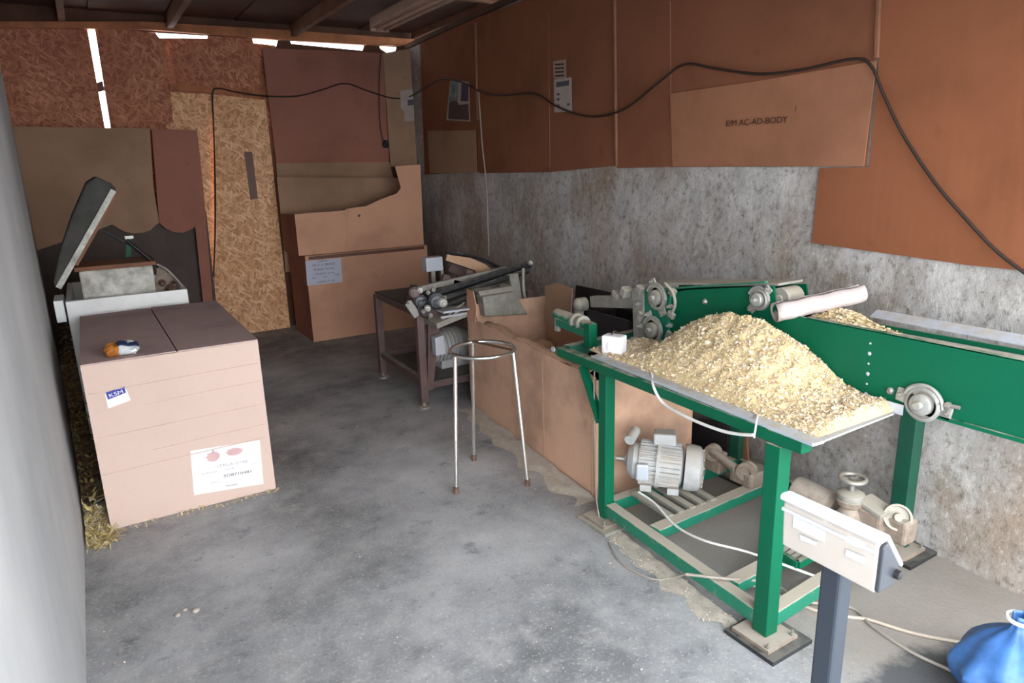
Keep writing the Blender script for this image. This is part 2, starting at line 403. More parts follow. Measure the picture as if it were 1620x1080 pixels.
# top plate
pl = MB().prism(yb([(-80, 30), (228, 34), (430, 46), (655, 62), (655, 72), (600, 72), (430, 62), (228, 46), (-80, 40)], YB-.03), (0, .07, 0)).build('trim_1', 'wood'); pl['kind'] = 'structure'

# ceiling: boards carried on joists running towards the door
ce = empty('ceiling', (1.2, 3.5, 2.9), kind='structure')
x = -.9; k = 0
while x < 3.5:
    wd = .58; z = 2.90+(k % 2)*.006
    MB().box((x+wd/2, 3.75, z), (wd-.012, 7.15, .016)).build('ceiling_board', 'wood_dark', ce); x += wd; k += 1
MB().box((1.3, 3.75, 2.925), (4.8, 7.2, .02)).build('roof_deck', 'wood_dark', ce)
def joist(pxa, pya, wd=.05, h=.11, zc=2.835):
    p = at(pxa, pya, z=zc-h/2)
    return MB().box((p.x, 3.70, zc), (wd, 6.85, h)).build('joist', 'wood_joist', ce, bevel=.003)
joist(285, 20); joist(522, 22); joist(660, 60, .06, .06, 2.86)
joist(95, 12)
MB().box((1.35, 5.3, 2.86), (4.3, .05, .07)).build('joist', 'wood_joist', ce, bevel=.003)
tr = MB().bar(wallpt(.22, 2.755, .02), wallpt(YB, 2.755, .02), .035, .04).build('trim_2', 'wood_dark'); tr['kind'] = 'structure'
tr = MB().prism([at(px, py, y=YB-.06) for px, py in ((650, 70), (657, 70), (670, 262), (664, 262))], (0, .03, 0)).build('trim_3', 'wood_joist'); tr['kind'] = 'structure'

# fluorescent fitting on the joists
p0 = at(600, 38, z=2.78); LF = empty('fluorescent_light', (p0.x, p0.y-.6, 2.78), 'grimy unlit batten light fitting fixed under the ceiling joists', 'light fitting')
MB().box((p0.x, p0.y-.80, 2.785), (.19, 1.60, .09)).build('housing', 'lamp', LF, bevel=.015)
for sx in (-.035, .035):
    MB().cyl((p0.x+sx, p0.y-1.5, 2.728), (p0.x+sx, p0.y-.04, 2.728), .016, 12).build('tube', 'lamp', LF)
MB().box((p0.x, p0.y-.0, 2.755), (.17, .03, .08)).build('end_cap', 'lamp', LF, bevel=.006)

# ================================================================ CARDBOARD LINING
def wsheet(name, label, cat, pts, off, mat, group=None, th=.006):
    o = MB().prism([wall(px, py, off) for px, py in pts], -WN*th).build(name, mat); return tag(o, label, cat, group)
G1 = 'cardboard sheets lining the walls'
wsheet('cardboard_sheet', 'dark brown cardboard sheet by the wall corner, holding the glossy photo print', 'cardboard', [(664, 60), (752, 29), (757, 272), (712, 274), (672, 276)], .012, 'card_wall', G1)
wsheet('cardboard_sheet', 'dark reddish cardboard sheet on the right wall with two papers stuck on it', 'cardboard', [(752, 29), (830, -1), (970, -40), (974, 262), (870, 272), (758, 274)], .018, 'card_wall', G1)
wsheet('cardboard_sheet', 'long brown cardboard sheet behind the printed panel at the middle of the right wall', 'cardboard', [(975, -42), (1392, -160), (1386, 100), (1370, 263), (1062, 264), (976, 266)], .012, 'card_wall', G1)
pr = wsheet('printed_cardboard_panel', 'lighter cardboard panel with dark printed letters pinned on the right wall', 'cardboard', [(1060, 148), (1200, 128), (1386, 96), (1366, 263), (1064, 263)], .021, 'card_print', G1, th=.005)
wsheet('cardboard_sheet', 'tall orange-brown cardboard sheet at the right end of the wall, reaching lowest', 'cardboard', [(1396, -160), (1700, -260), (1700, 430), (1620, 428), (1530, 419), (1284, 384), (1296, 266), (1375, 264), (1391, 90)], .014, 'card_wall2', G1)
wsheet('cardboard_flap', 'small cardboard flap below the photo print on the right wall', 'cardboard', [(676, 207), (752, 206), (754, 272), (680, 274)], .022, 'card_grey', G1, th=.004)
for nm, a_, b_, o_ in (('right', (1060, 2), (1062, 262), .0125), ('left', (868, 20), (870, 270), .0185)):
    par = bpy.data.objects['cardboard_sheet.002' if nm == 'right' else 'cardboard_sheet.001']
    MB().bar(wall(*a_, o_), wall(*b_, o_), .006, .002, up=WN).build('crease', 'card_red', par)
# printed words
xd = (wall(1245, 188, .03)-wall(1148, 195, .03)).normalized()
text('printed_letters', 'E/M AC-AD-BODY', wall(1148, 200, .0285), xd, UP, .040, 'ink_brown', pr, width=(wall(1246, 190, .028)-wall(1148, 200, .028)).length)
text('printed_letters', '1', wall(1256, 176, .0285), xd, UP, .032, 'ink_brown', pr)
# battens that hold the sheets
for (pa, pb) in (((752, 36), (755, 190)), ((972, -10), (975, 262)), ((1391, -20), (1387, 92))):
    tag(MB().bar(wall(*pa, .028), wall(*pb, .028), .012, .016, up=WN).build('batten', 'wood_joist'),
        {752: 'thin wooden batten over the sheet joint beside the photo print', 972: 'thin wooden batten over the joint left of the long brown sheet', 1391: 'short wooden batten at the top joint above the right cardboard sheet'}[pa[0]], 'batten', 'battens over the cardboard joints')

# papers on the wall
def paper(name, label, pts, off, mat, th=.0012):
    return tag(MB().prism([wall(px, py, off) for px, py in pts], -WN*th).build(name, mat), label, 'paper')
pp = paper('paper_notice', 'upper buff notice with faint lines on the reddish cardboard sheet', [(875, 97), (895, 94), (896, 123), (876, 125)], .024, 'paper_buff')
for k in range(4): MB().prism([wall(x_, 101+k*6+y_, .0253) for x_, y_ in ((878, 0), (892, -1), (892, 1.6), (878, 2.6))], -WN*.0008).build('text_line', 'ink_brown', pp)
pp = paper('paper_notice', 'lower grey-white notice sheet with a dark heading on the reddish cardboard', [(876, 126), (904, 122), (905, 176), (877, 178)], .0265, 'paper_old')
MB().prism([wall(*q, .028) for q in ((880, 130), (900, 127), (900, 135), (880, 138))], -WN*.0008).build('heading', 'ink', pp)
for q in ((881, 147), (881, 155), (881, 165), (897, 163)):
    MB().prism([wall(q[0]+dx, q[1]+dy, .028) for dx, dy in ((0, 0), (4, 0), (4, 4), (0, 4))], -WN*.0008).build('mark', 'ink', pp)
pp = paper('photo_print', 'glossy bluish photo print pinned on the dark cardboard beside the corner', [(712, 127), (742, 129), (744, 192), (706, 190)], .022, 'paper_old')
MB().prism([wall(*q, .024) for q in ((713, 129), (725, 129), (724, 165), (710, 162))], -WN*.0008).build('print', 'photo_a', pp)
MB().prism([wall(*q, .024) for q in ((730, 131), (741, 132), (741, 160), (729, 160))], -WN*.0008).build('print', 'photo_b', pp)
MB().prism([wall(*q, .0241) for q in ((710, 163), (720, 158), (727, 166), (741, 164), (742, 190), (709, 188))], -WN*.0008).build('print', 'photo_c', pp)

# back wall cardboard
def bsheet(name, label, cat, pts, y, mat, th=.006, group=G1):
    return tag(MB().prism(yb(pts, y), (0, th, 0)).build(name, mat), label, cat, group)
bsheet('cardboard_sheet', 'large reddish brown cardboard sheet on the back wall under the daylight gap', 'cardboard', [(415, 76), (520, 80), (606, 84), (616, 262), (438, 264)], YB-.045, 'card_red')
bsheet('cardboard_sheet', 'low cardboard sheet on the back wall behind the stacked cartons', 'cardboard', [(437, 258), (616, 256), (640, 350), (650, 430), (452, 430)], YB-.06, 'card_grey')
bsheet('cardboard_sheet', 'narrow cardboard sheet filling the back corner, with the grey paper on it', 'cardboard', [(606, 84), (655, 76), (668, 262), (618, 264)], YB-.05, 'card_grey')
o = tag(MB().prism([at(*q, y=YB-.058) for q in ((633, 144), (660, 140), (664, 178), (655, 180), (655, 191), (640, 192), (640, 176), (634, 172))], (0, .0015, 0)).build('paper_notice', 'paper_old'), 'torn grey paper on the narrow sheet in the back corner', 'paper')
MB().prism([at(*q, y=YB-.060) for q in ((645, 158), (655, 157), (655, 166), (645, 167))], (0, .001, 0)).build('mark', 'ink', o)
bsheet('cardboard_curtain', 'big grey-brown cardboard sheet with a scalloped lower edge behind the white machine', 'cardboard',
       [(-70, 200), (237, 203), (243, 300)]+[(252, 352), (244, 358), (238, 364), (226, 368), (210, 369), (196, 366), (184, 359), (177, 355)]+[(150, 365), (40, 400), (-70, 420)], 6.86, 'card_grey')
bsheet('cardboard_curtain', 'reddish cardboard sheet with a scalloped edge beside the bare chipboard', 'cardboard',
       [(240, 204), (312, 206), (322, 300), (337, 480), (322, 484), (309, 358), (304, 362), (290, 368), (275, 367), (262, 361), (252, 352)], 6.84, 'card_red')
bsheet('dark_board', 'dark grey board standing behind the white machine', 'board', [(-70, 330), (326, 335), (345, 505), (330, 545), (-70, 700)], 6.93, 'dark_board', th=.015, group=None)

# ================================================================ CABLES ON THE WALLS
def cable(name, label, pts, r, mat, group=None, smooth=5): return tag(MB().tube(pts, r, 8, smooth=smooth).build(name, mat), label, 'cable', group)
cp = [at(338, 438, y=YB-.05), at(341, 330, y=YB-.05), at(338, 200, y=YB-.05), at(336, 150, y=YB-.05), at(345, 140, y=YB-.06), at(375, 146, y=YB-.07), at(420, 152, y=YB-.075), at(470, 152, y=YB-.075), at(510, 142, y=YB-.075), at(545, 132, y=YB-.075), at(580, 143, y=YB-.075), at(620, 155, y=YB-.075), at(650, 152, y=YB-.075),
      wall(684, 132, .04), wall(700, 125, .04)]
cp += [wall(x_, y_, .042) for x_, y_ in ((730, 130), (760, 145), (790, 151), (845, 148), (880, 168), (930, 184), (985, 174), (1040, 132), (1082, 102), (1130, 108), (1200, 117), (1270, 110), (1350, 93), (1378, 104), (1398, 150), (1430, 215), (1480, 290), (1530, 348), (1580, 400), (1640, 445))]
cable('power_cable', 'long black cable draped over the cardboard from the back wall to the right edge', cp, .0065, 'cable_black')
cable('wall_wire', 'thin brown wire hanging straight down the right wall behind the small machine', [wall(x_, y_, .035) for x_, y_ in ((757, 145), (763, 230), (770, 300), (773, 405))], .006, 'cable_grey')
dl = empty('hanging_socket', at(610, 228, y=YB-.09), 'small dark socket hanging on a wire at the back corner', 'socket')
MB().tube([at(x_, y_, y=YB-.07) for x_, y_ in ((603, 82), (600, 130), (601, 190), (606, 222))], .006, 8).build('wire', 'cable_black', dl)
q = at(610, 226, y=YB-.09); MB().lathe(q-Vector((0, 0, .05)), (0, 0, 1), [(.02, 0), (.035, .02), (.03, .06), (.015, .08)], 16).build('socket', 'steel_dark', dl)

# ================================================================ LARGE PALE CARTON (left front)
def carton():
    x0, x1, y0, y1, h = -.125, .617, 3.44, 4.66, .785
    r = empty('cardboard_box', (.25, 4.0, 0), 'large pale pinkish cardboard carton with shipping label, on the floor by the left wall', 'box')
    t = .006
    MB().box(((x0+x1)/2, y0+t/2, h/2), (x1-x0, t, h)).build('front_panel', 'card_pink', r, bevel=.002)
    MB().box(((x0+x1)/2, y1-t/2, h/2), (x1-x0, t, h)).build('back_panel', 'card_box', r)
    MB().box((x0+t/2, (y0+y1)/2, h/2), (t, y1-y0-2*t, h)).build('side_panel', 'card_pink', r)
    MB().box((x1-t/2, (y0+y1)/2, h/2), (t, y1-y0-2*t, h)).build('side_panel', 'card_box', r)
    MB().box(((x0+x1)/2, (y0+y1)/2, t/2), (x1-x0-2*t, y1-y0-2*t, t)).build('bottom_panel', 'card_box', r)
    # top flaps: meet down the middle, one slightly sprung
    xm = .26
    MB().prism([(x0+.001, y0, h), (xm-.003, y0+.002, h+.002), (xm-.02, y1, h+.004), (x0+.001, y1, h)], (0, 0, .006)).build('top_flap', 'card_top', r)
    MB().prism([(xm+.003, y0+.002, h+.001), (x1-.001, y0, h), (x1-.001, y1, h), (xm-.014, y1, h+.006)], (0, 0, .006)).build('top_flap', 'card_top', r)
    # pressed fold ridges across the front
    for z_, s in ((.665, 0), (.575, .35), (.455, 0), (.35, .35), (.28, 0)):
        MB().tube([(x0+.01+s*.6, y0-.0006, z_-.008), ((x0+x1)/2+s*.3, y0-.001, z_+.002), (x1-.012, y0-.0006, z_+.008)], .0025, 6).build('fold_ridge', 'card_pink', r)
    # shipping label
    def fr(px, py, d=.0015): return at(px, py, y=y0-d)
    L = MB().prism([fr(301, 713), (fr(411, 696)), fr(417, 765), fr(307, 783)], (0, .0008, 0)).build('shipping_label', 'paper', r); L['label'] = 'white shipping label'
    X = (fr(411, 696)-fr(301, 713)).normalized()
    def T(s, px, py, size, m, wpx): text('label_text', s, fr(px, py, .0028), X, UP, size, m, L, width=(fr(px+wpx, py, 0)-fr(px, py, 0)).length)
    T('17ALA-2748', 341, 740, .022, 'ink_faint', 50); T('GUR', 355, 744, .014, 'ink_faint', 16)
    T('3D8710481', 353, 755, .020, 'ink', 44); T('SUPPLIER', 319, 751, .010, 'ink_faint', 25); T('MADE IN', 333, 765, .010, 'ink_faint', 14)
    T('TRACKING', 357, 770, .010, 'ink', 18); T('REF 27', 397, 735, .008, 'ink_faint', 10)
    def blob(cx, cy, rx, ry, n=18, squ=0):
        MB().prism([fr(cx+rx*math.cos(6.283*k/n)*(1+.15*math.sin(3*k)), cy+ry*math.sin(6.283*k/n)-.25*rx*math.cos(6.283*k/n)*.6, .0024) for k in range(n)], (0, .0005, 0)).build('stamp', 'ink_red', L)
    blob(337, 722, 10.5, 8); blob(371, 714, 13, 6)
    MB().prism([fr(335, 711, .0026), fr(338, 710, .0026), fr(339, 717, .0026), fr(336, 718, .0026)], (0, .0005, 0)).build('stamp', 'ink_faint', L)
    K = MB().prism([fr(166, 623), fr(198, 612), fr(207, 633), fr(171, 646)], (0, .0008, 0)).build('sticker', 'paper', r); K['label'] = 'blue and white sticker'
    MB().prism([fr(167, 621, .0024), fr(197, 611, .0024), fr(199, 621, .0024), fr(171, 632, .0024)], (0, .0005, 0)).build('blue_band', 'ink_blue', K)
    X2 = (fr(198, 612)-fr(166, 623)).normalized()
    text('sticker_text', 'KSM', fr(173, 629, .0034), X2, UP, .024, 'paper', K, width=.058)
    for (p, q) in (((183, 838), (188, 812)), ((188, 812), (240, 803))):
        pass
carton()
# crumpled packet on top of the carton
def packet():
    c = at(190, 562, z=.797); r = empty('crumpled_packet', (c.x, c.y, .7935), 'small crumpled amber and silver packet lying on the pale carton', 'packet')
    def blob(cx, cy, cz, rx, ry, rz, seed, nm, mat, lab=None):
        mb = MB(); nu, nv = 14, 10
        def fn(u, v):
            a = u*2*math.pi; b_ = (v-.5)*math.pi
            d = Vector((math.cos(a)*math.cos(b_), math.sin(a)*math.cos(b_), math.sin(b_)))
            k = 1+.22*noise.noise(d*2.3+Vector((seed, 0, 0)))+.1*noise.noise(d*6+Vector((seed, 5, 0)))
            return Vector((cx+d.x*rx*k, cy+d.y*ry*k, max(.7935, cz+d.z*rz*k)))
        o = mb.grid(fn, nu, nv, sm=False).build(nm, mat, r)
        return o
    blob(c.x-.025, c.y+.02, .822, .036, .045, .034, 1, 'amber_end', 'amber')
    blob(c.x+.032, c.y+.02, .823, .052, .045, .034, 4, 'wrapper', 'silver')
    MB().grid(lambda u, v: Vector((c.x-.005+.085*u, c.y-.03+.085*v, .848+.012*math.sin(3.1*v)-.016*u*u+.003*math.sin(9*u))), 6, 6).build('printed_band', 'navy', r, solid=.002)
packet()

# ================================================================ WHITE MACHINE WITH RAISED LID (far left)
def white_machine():
    y0, y1 = 4.78, 5.62; x0, x1, h = -.185, .472, .865
    r = empty('chest_machine', (.15, 5.2, 0), 'white open machine with raised dark lid behind the pale carton', 'machine')
    t = .03
    MB().box(((x0+x1)/2, y0+t/2, h/2), (x1-x0, t, h)).build('front_panel', 'white_enamel', r, bevel=.004)
    MB().box(((x0+x1)/2, y1-t/2, h/2), (x1-x0, t, h)).build('back_panel', 'white_enamel', r, bevel=.004)
    MB().box((x0+t/2, (y0+y1)/2, h/2), (t, y1-y0-2*t, h)).build('side_panel', 'white_enamel', r, bevel=.004)
    MB().box((x1-t/2, (y0+y1)/2, h/2), (t, y1-y0-2*t, h)).build('side_panel', 'white_enamel', r, bevel=.004)
    MB().box(((x0+x1)/2, (y0+y1)/2, .62), (x1-x0-2*t, y1-y0-2*t, .02)).build('inner_deck', 'steel_dark', r)
    MB().box((x0-.035, y0+.16, h-.06), (.05, .25, .13)).build('hinge_bracket', 'white_enamel', r, bevel=.004)
    # inner chamber block with timber top rail
    a_ = at(130, 462, y=4.9); b_ = at(247, 455, y=4.9)
    MB().box(((a_.x+b_.x)/2, 5.05, .93), (b_.x-a_.x, .30, .18)).build('chamber_block', 'foam', r, bevel=.012)
    MB().box(((a_.x+b_.x)/2, 5.05, 1.033), (b_.x-a_.x+.04, .34, .026)).build('top_rail', 'wood_joist', r, bevel=.003)
    # curved side guard
    g = [at(x_, y_, y=4.9) for x_, y_ in ((248, 418), (262, 425), (278, 440), (290, 455), (297, 468))]
    MB().tube(g, .007, 8).build('curved_guard', 'steel', r)
    MB().prism([at(x_, y_, y=4.96) for x_, y_ in ((248, 420), (262, 428), (276, 442), (288, 458), (290, 470), (246, 470))], (0, .03, 0)).build('guard_plate', 'gear', r)
    for q in ((256, 447), (268, 455), (275, 449)):
        c = at(*q, y=4.95); MB().lathe(c, (0, -1, 0), [(.022, 0), (.022, .02), (.012, .03), (.008, .05)], 14).build('knob', 'rust', r)
    # strut
    MB().cyl(at(163, 365, y=5.0), at(215, 392, y=4.97), .008, 10).build('strut_rod', 'steel_dark', r)
    MB().cyl(at(200, 380, y=4.97), at(252, 422, y=4.93), .013, 10).build('strut', 'black', r)
    c = at(202, 425, y=5.3); d_ = at(204, 375, y=5.3)
    MB().bar(c, d_, .032, .032).build('green_post', 'green', r); MB().box(d_, (.05, .045, .02)).build('post_head', 'steel', r)
    # lid: slab hinged on the left, leaning up to the right
    A = at(97, 457, y=4.80); B = at(184, 303, y=4.80); d2 = (B-A).normalized(); n2 = Vector((-d2.z, 0, d2.x))
    if n2.x > 0: n2 = -n2
    T_ = .032
    MB().prism([at(x_, y_, y=4.80) for x_, y_ in ((97, 457), (184, 303), (176, 290), (152, 279), (136, 290), (112, 345), (92, 405), (84, 450))], (0, .58, 0)).build('lid', 'lid_grey', r, bevel=.012)
    MB().prism([A-Vector((0, .016, 0)), B-Vector((0, .016, 0)), B+n2*T_-Vector((0, .016, 0)), A+n2*T_-Vector((0, .016, 0))], (0, .0155, 0)).build('lid_rim', 'foam', r, bevel=.003)
    MB().prism([A+d2*.16-n2*.016, B-d2*.02-n2*.016, B-d2*.02-n2*.001, A+d2*.16-n2*.001], (0, .57, 0)).build('lid_liner', 'wood_joist', r)
    MB().tube([B+n2*.01+Vector((0, .04+.05*k, .004+.008*math.sin(k*1.7))) for k in range(12)], .010, 8).build('seal_strip', 'steel_dark', r)
white_machine()

# straw / husk litter
def litter(name, label, cat, n, fn, mats, L=(.03, .09), wd=.004):
    mb = MB()
    for i in range(n):
        p, up = fn(); a = random.uniform(0, 6.283); l_ = random.uniform(*L)
        d = Vector((math.cos(a), math.sin(a), random.uniform(-.25, .55)*up)).normalized(); s_ = d.cross(UP).normalized()*wd*random.uniform(.5, 1.6)
        m_ = p+d*l_*.5+Vector((0, 0, random.uniform(0, .012))); e = p+d*l_
        for q in (p, m_, e): q.z = max(q.z, .0015)
        if name == 'husk_litter' or (name == 'straw_litter' and n > 100):
            for q in (p, m_, e):
                wx = -.232-.0375*max(0, q.y-3.5)+.006; hi = -.133 if 3.42 < q.y < 4.68 else -.20 if 4.7 < q.y < 5.7 else 9
                q.x = min(max(q.x, wx+wd*1.6), hi)
        mb.cur = random.randrange(len(mats))
        mb.add([p-s_, p+s_, m_+s_, m_-s_, e+s_*.4, e-s_*.4], [(0, 1, 2, 3), (3, 2, 4, 5)])
    return tag(mb.build(name, mats, rec=False), label, cat, kind='stuff')
def f1():
    t = random.random(); y = 3.30+t*.32; return Vector((random.uniform(-.225, -.12-.05*t), y, random.random()**2*.10*t*1.4)), 1
litter('straw_litter', 'small heap of yellow straw at the front corner of the pale carton', 'straw', 420, f1, ['hay', 'dough_lt', 'hay'])
def f2():
    y = random.uniform(3.75, 6.6); h_ = .05+.45*min(1, (y-3.7)/1.3)
    x0_ = -.215-.0375*(y-3.5); x1_ = x0_+(.06 if y < 4.7 else .045 if y < 5.65 else .3); return Vector((random.uniform(x0_, x1_), y, random.uniform(0, h_))), .6
litter('husk_litter', 'brown husks heaped along the left wall behind the carton', 'husks', 1500, f2, ['husk_brown', 'hay', 'husk_brown'])
def f3():
    t = random.random(); return Vector((-.11+.74*t+random.gauss(0, .01), 3.425-abs(random.gauss(0, .012)), .002)), .2
litter('straw_litter', 'loose straws along the bottom front edge of the pale carton', 'straw', 70, f3, ['hay', 'dough_lt'], (.01, .05), .0025)

# ================================================================ STACKED CARTONS AT THE BACK
def back_cartons():
    t = .006
    # lower carton
    x0, x1, y0, y1, h = 1.635, 2.84, 6.36, 6.98, .80
    x0b = 1.60
    r = empty('cardboard_box', (2.2, 6.7, 0), 'lower brown carton with a white label in the back corner stack', 'box', 'cartons stacked at the back wall')
    MB().box(((x0+x1)/2, y0+t/2, h/2), (x1-x0, t, h)).build('front_panel', 'card_box', r, bevel=.002)
    MB().prism([(x0, y0+t, 0), (x0, y1, 0), (x0, y1, h-.02), (x0, y0+t, h)], (t, 0, 0)).build('side_panel', 'card_red', r)
    MB().box((x1-t/2, (y0+y1)/2, h/2), (t, y1-y0-2*t, h)).build('side_panel', 'card_box', r)
    MB().box(((x0+x1)/2, y1-t/2, h/2), (x1-x0, t, h)).build('back_panel', 'card_box', r)
    MB().box(((x0+x1)/2, (y0+y1)/2, h+t/2), (x1-x0, y1-y0, t)).build('top_flap', 'card_grey', r, bevel=.002)
    MB().box(((x0+x1)/2, y0-.001, h-.018), (x1-x0-.06, .003, .03)).build('edge_tape', 'tape', r)
    fr = lambda px, py, d=.003: at(px, py, y=y0-d)
    L = MB().prism([fr(483, 413), fr(539, 408), fr(542, 446), fr(486, 452)], (0, .001, 0)).build('shipping_label', 'paper_blue', r); L['label'] = 'white shipping label'
    X = (fr(539, 408)-fr(483, 413)).normalized()
    for s, px, py, sz, wpx in (('INFO', 504, 414.5, .022, 14), ('VIC E. O. BRAND', 494, 421.5, .026, 36), ('Shakfa Store', 496, 428, .024, 33), ('Export Line', 499, 434.5, .020, 30), ('CA', 494, 441, .02, 6), ('2 X', 511, 439, .02, 6), ('150', 528, 436, .02, 9), ('HANDLE US', 502, 447.5, .022, 27)):
        text('label_text', s, fr(px, py, .0045), X, UP, sz, 'ink', L, width=(fr(px+wpx, py)-fr(px, py)).length)
    # upper carton: open, front wall torn into a curve rising to the right
    z0 = h+t+.001
    r2 = empty('open_cardboard_box', (2.2, 6.7, z0), 'upper open carton with a torn curved rim, on top of the labelled carton', 'box', 'cartons stacked at the back wall')
    y2 = 6.40
    f = lambda px, py: at(px, py, y=y2)
    top = [(466, 339), (500, 336), (546, 333), (549, 330), (580, 326), (600, 316), (628, 306), (634, 297), (625, 263), (665, 260)]
    pts = [Vector((f(*q).x, y2, f(*q).z)) for q in top]
    pts = [Vector((pts[0].x, y2, z0))]+pts+[Vector((2.825, y2, z0))]
    MB().prism(pts, (0, t, 0)).build('front_panel', 'card_box', r2)
    xL = pts[0].x; zt = pts[1].z
    MB().prism([(xL, y2+t, z0), (xL, 6.92, z0), (xL, 6.92, zt-.02), (xL, y2+t, zt)], (t, 0, 0)).build('side_panel', 'card_red', r2)
    MB().prism([(2.82, y2+t, z0), (2.82, 6.92, z0), (2.82, 6.92, 1.5), (2.82, y2+t, 1.5)], (t, 0, 0)).build('side_panel', 'card_box', r2)
    MB().prism([(xL, 6.92, z0), (2.826, 6.92, z0), (2.826, 6.92, 1.45), (xL, 6.92, 1.5)], (0, t, 0)).build('back_panel', 'card_grey', r2)
    MB().box(((xL+2.82)/2, 6.66, z0+t/2), (2.80-xL, .5, t)).build('bottom_panel', 'card_box', r2)
    MB().prism([f(546, 333)-Vector((0, .004, 0)), f(549, 333)-Vector((0, .004, 0)), f(551, 390)-Vector((0, .004, 0)), f(549, 390)-Vector((0, .004, 0))], (0, .003, 0)).build('seam', 'card_edge', r2)
    MB().lathe(f(568, 341), (0, -1, 0), [(.012, 0), (.012, .003)], 12).build('punched_hole', 'ink', r2)
back_cartons()

# ================================================================ SMALL BROWN STEEL MACHINE
def small_machine():
    r = empty('roller_machine', (2.2, 4.5, 0), 'small dark steel machine with slanting rollers on a brown frame by the back cartons', 'machine')
    L1 = Vector((1.77, 4.92, 0)); L2 = Vector((1.75, 4.11, 0)); L3 = Vector((2.62, 4.92, 0)); L4 = Vector((2.60, 4.11, 0))
    H = .66
    for p, h_ in ((L1, .655), (L2, .70), (L3, .655), (L4, .70)):
        lg = MB().bar(p+Vector((0, 0, .04)), p+Vector((0, 0, h_)), .05, .05).build('leg', 'steel_brown', r, bevel=.003)
        MB().lathe(p, UP, [(.042, 0), (.042, .012), (.014, .016), (.014, .045)], 16).build('foot', 'steel', lg)
    lg = MB().prism([L2+Vector((.06, -.02, H)), L2+Vector((.15, -.02, H)), L2+Vector((.062, -.02, .12)), L2+Vector((.022, -.02, .12))], (0, .03, 0)).build('gusset_leg', 'steel_brown', r)
    for a_, b_, z_ in ((L1, L2, .645), (L2, L4, .645), (L1, L3, .645), (L3, L4, .645), (L1, L2, .19), (L2, L4, .15), (L1, L3, .19), (L3, L4, .19)):
        MB().bar(a_+Vector((0, 0, z_)), b_+Vector((0, 0, z_)), .035, .04).build('rail', 'steel_brown', r, bevel=.002)
    MB().box((2.18, 4.52, .672), (.86, .80, .010)).build('deck', 'steel_dark', r)
    MB().box((2.18, 4.52, .165), (.80, .76, .010)).build('lower_shelf', 'steel_dark', r)
    # slanting rollers and rails across the top
    P = lambda px, py, y=4.15: at(px, py, y=y)
    MB().cyl(P(672, 470), P(838, 418), .026, 16).build('roller', 'steel_dark', r)
    MB().cyl(P(668, 484, 4.05), P(835, 428, 4.05), .020, 16).build('roller', 'steel_dark', r)
    MB().bar(P(650, 460, 4.25), P(800, 425, 4.25), .03, .035).build('guide_rail', 'steel_dusty', r)
    MB().bar(P(690, 487, 3.98), P(790, 452, 3.98), .02, .015).build('guide_rail', 'steel_dark', r)
    MB().bar(P(655, 452, 4.2), P(648, 488, 4.1), .05, .03).build('side_plate', 'steel_dark', r, bevel=.004)
    for q, y_, rr in (((664, 476), 4.02, .045), ((690, 476), 3.99, .055), ((655, 462), 4.02, .035), ((838, 415), 4.08, .018), ((700, 478), 3.95, .03), ((664, 458), 4.0, .022), ((676, 487), 3.96, .022)):
        c = P(*q, y_); MB().lathe(c, (-.3, -1, 0), [(rr, 0), (rr, .02), (rr*.7, .026), (rr*.7, .034), (rr*.3, .036), (rr*.3, .05)], 20).build('pulley', 'steel_dark' if rr > .04 else 'steel_brown' if rr > .03 else 'bearing', r)
    for q in ((668, 492), (680, 498), (702, 470), (646, 478), (676, 462), (684, 458)):
        c = P(*q, 3.99); MB().lathe(c, (0, -1, 0), [(.014, 0), (.014, .018), (.008, .018), (.008, .03)], 6, sm=False).build('bolt', 'steel', r)
    c = P(645, 478, 4.0); MB().bar(c, P(660, 500, 4.0), .02, .05).build('lever', 'steel', r, bevel=.004)
    # control box on stem
    c = P(684, 417, 4.55); MB().box(c, (.13, .08, .10)).build('switch_box', 'galv', r, bevel=.006)
    MB().bar((c.x, c.y, .675), c-Vector((0, 0, .045)), .03, .02).build('stem', 'steel_dusty', r); MB().bar((c.x+.07, c.y, .675), c+Vector((.07, 0, -.03)), .02, .02).build('stem', 'steel_dusty', r)
    # tan belt guard sloping down, dark frame behind
    MB().prism([P(*q, 4.5) for q in ((708, 402), (716, 404), (745, 408), (768, 418), (784, 432), (760, 440), (752, 428), (730, 420), (706, 412))], (0, .02, 0)).build('belt_guard', 'card_edge', r)
    MB().tube([P(*q, 4.56) for q in ((706, 400), (745, 405), (775, 415), (795, 428))], .014, 8).build('curved_arm', 'steel_dark', r)
    MB().bar(P(715, 412, 4.6), P(770, 440, 4.6), .02, .16).build('back_plate', 'steel_brown', r)
    # hopper: sheet metal trough on the right with bracket
    MB().prism([P(*q, 3.88) for q in ((764, 470), (814, 462), (836, 497), (768, 501))], (.0, .10, 0)).build('hopper', 'steel_dusty', r, bevel=.006)
    MB().prism([P(*q, 3.93) for q in ((756, 461), (812, 452), (818, 463), (762, 472))], (0, .12, 0)).build('hopper_lip', 'steel_dusty', r, bevel=.004)
    MB().prism([P(*q, 4.02) for q in ((806, 435), (820, 432), (826, 470), (832, 497), (812, 470))], (.0, .05, 0)).build('side_plate', 'steel_dusty', r, bevel=.004)
    MB().tube([P(*q, 4.02) for q in ((828, 424), (828, 455), (832, 478), (836, 495))], .012, 8).build('bracket', 'steel_dusty', r)
    # chute and inclined tray below
    MB().prism([P(*q, 3.95) for q in ((690, 512), (735, 494), (740, 500), (692, 520))], (0, .25, 0)).build('chute', 'steel_dusty', r)
    MB().bar(P(695, 492, 3.98), P(738, 486, 3.98), .12, .012).build('tray', 'galv', r)
    MB().bar(P(697, 502, 3.96), P(738, 495, 3.96), .02, .012).build('tray_lip', 'galv', r)
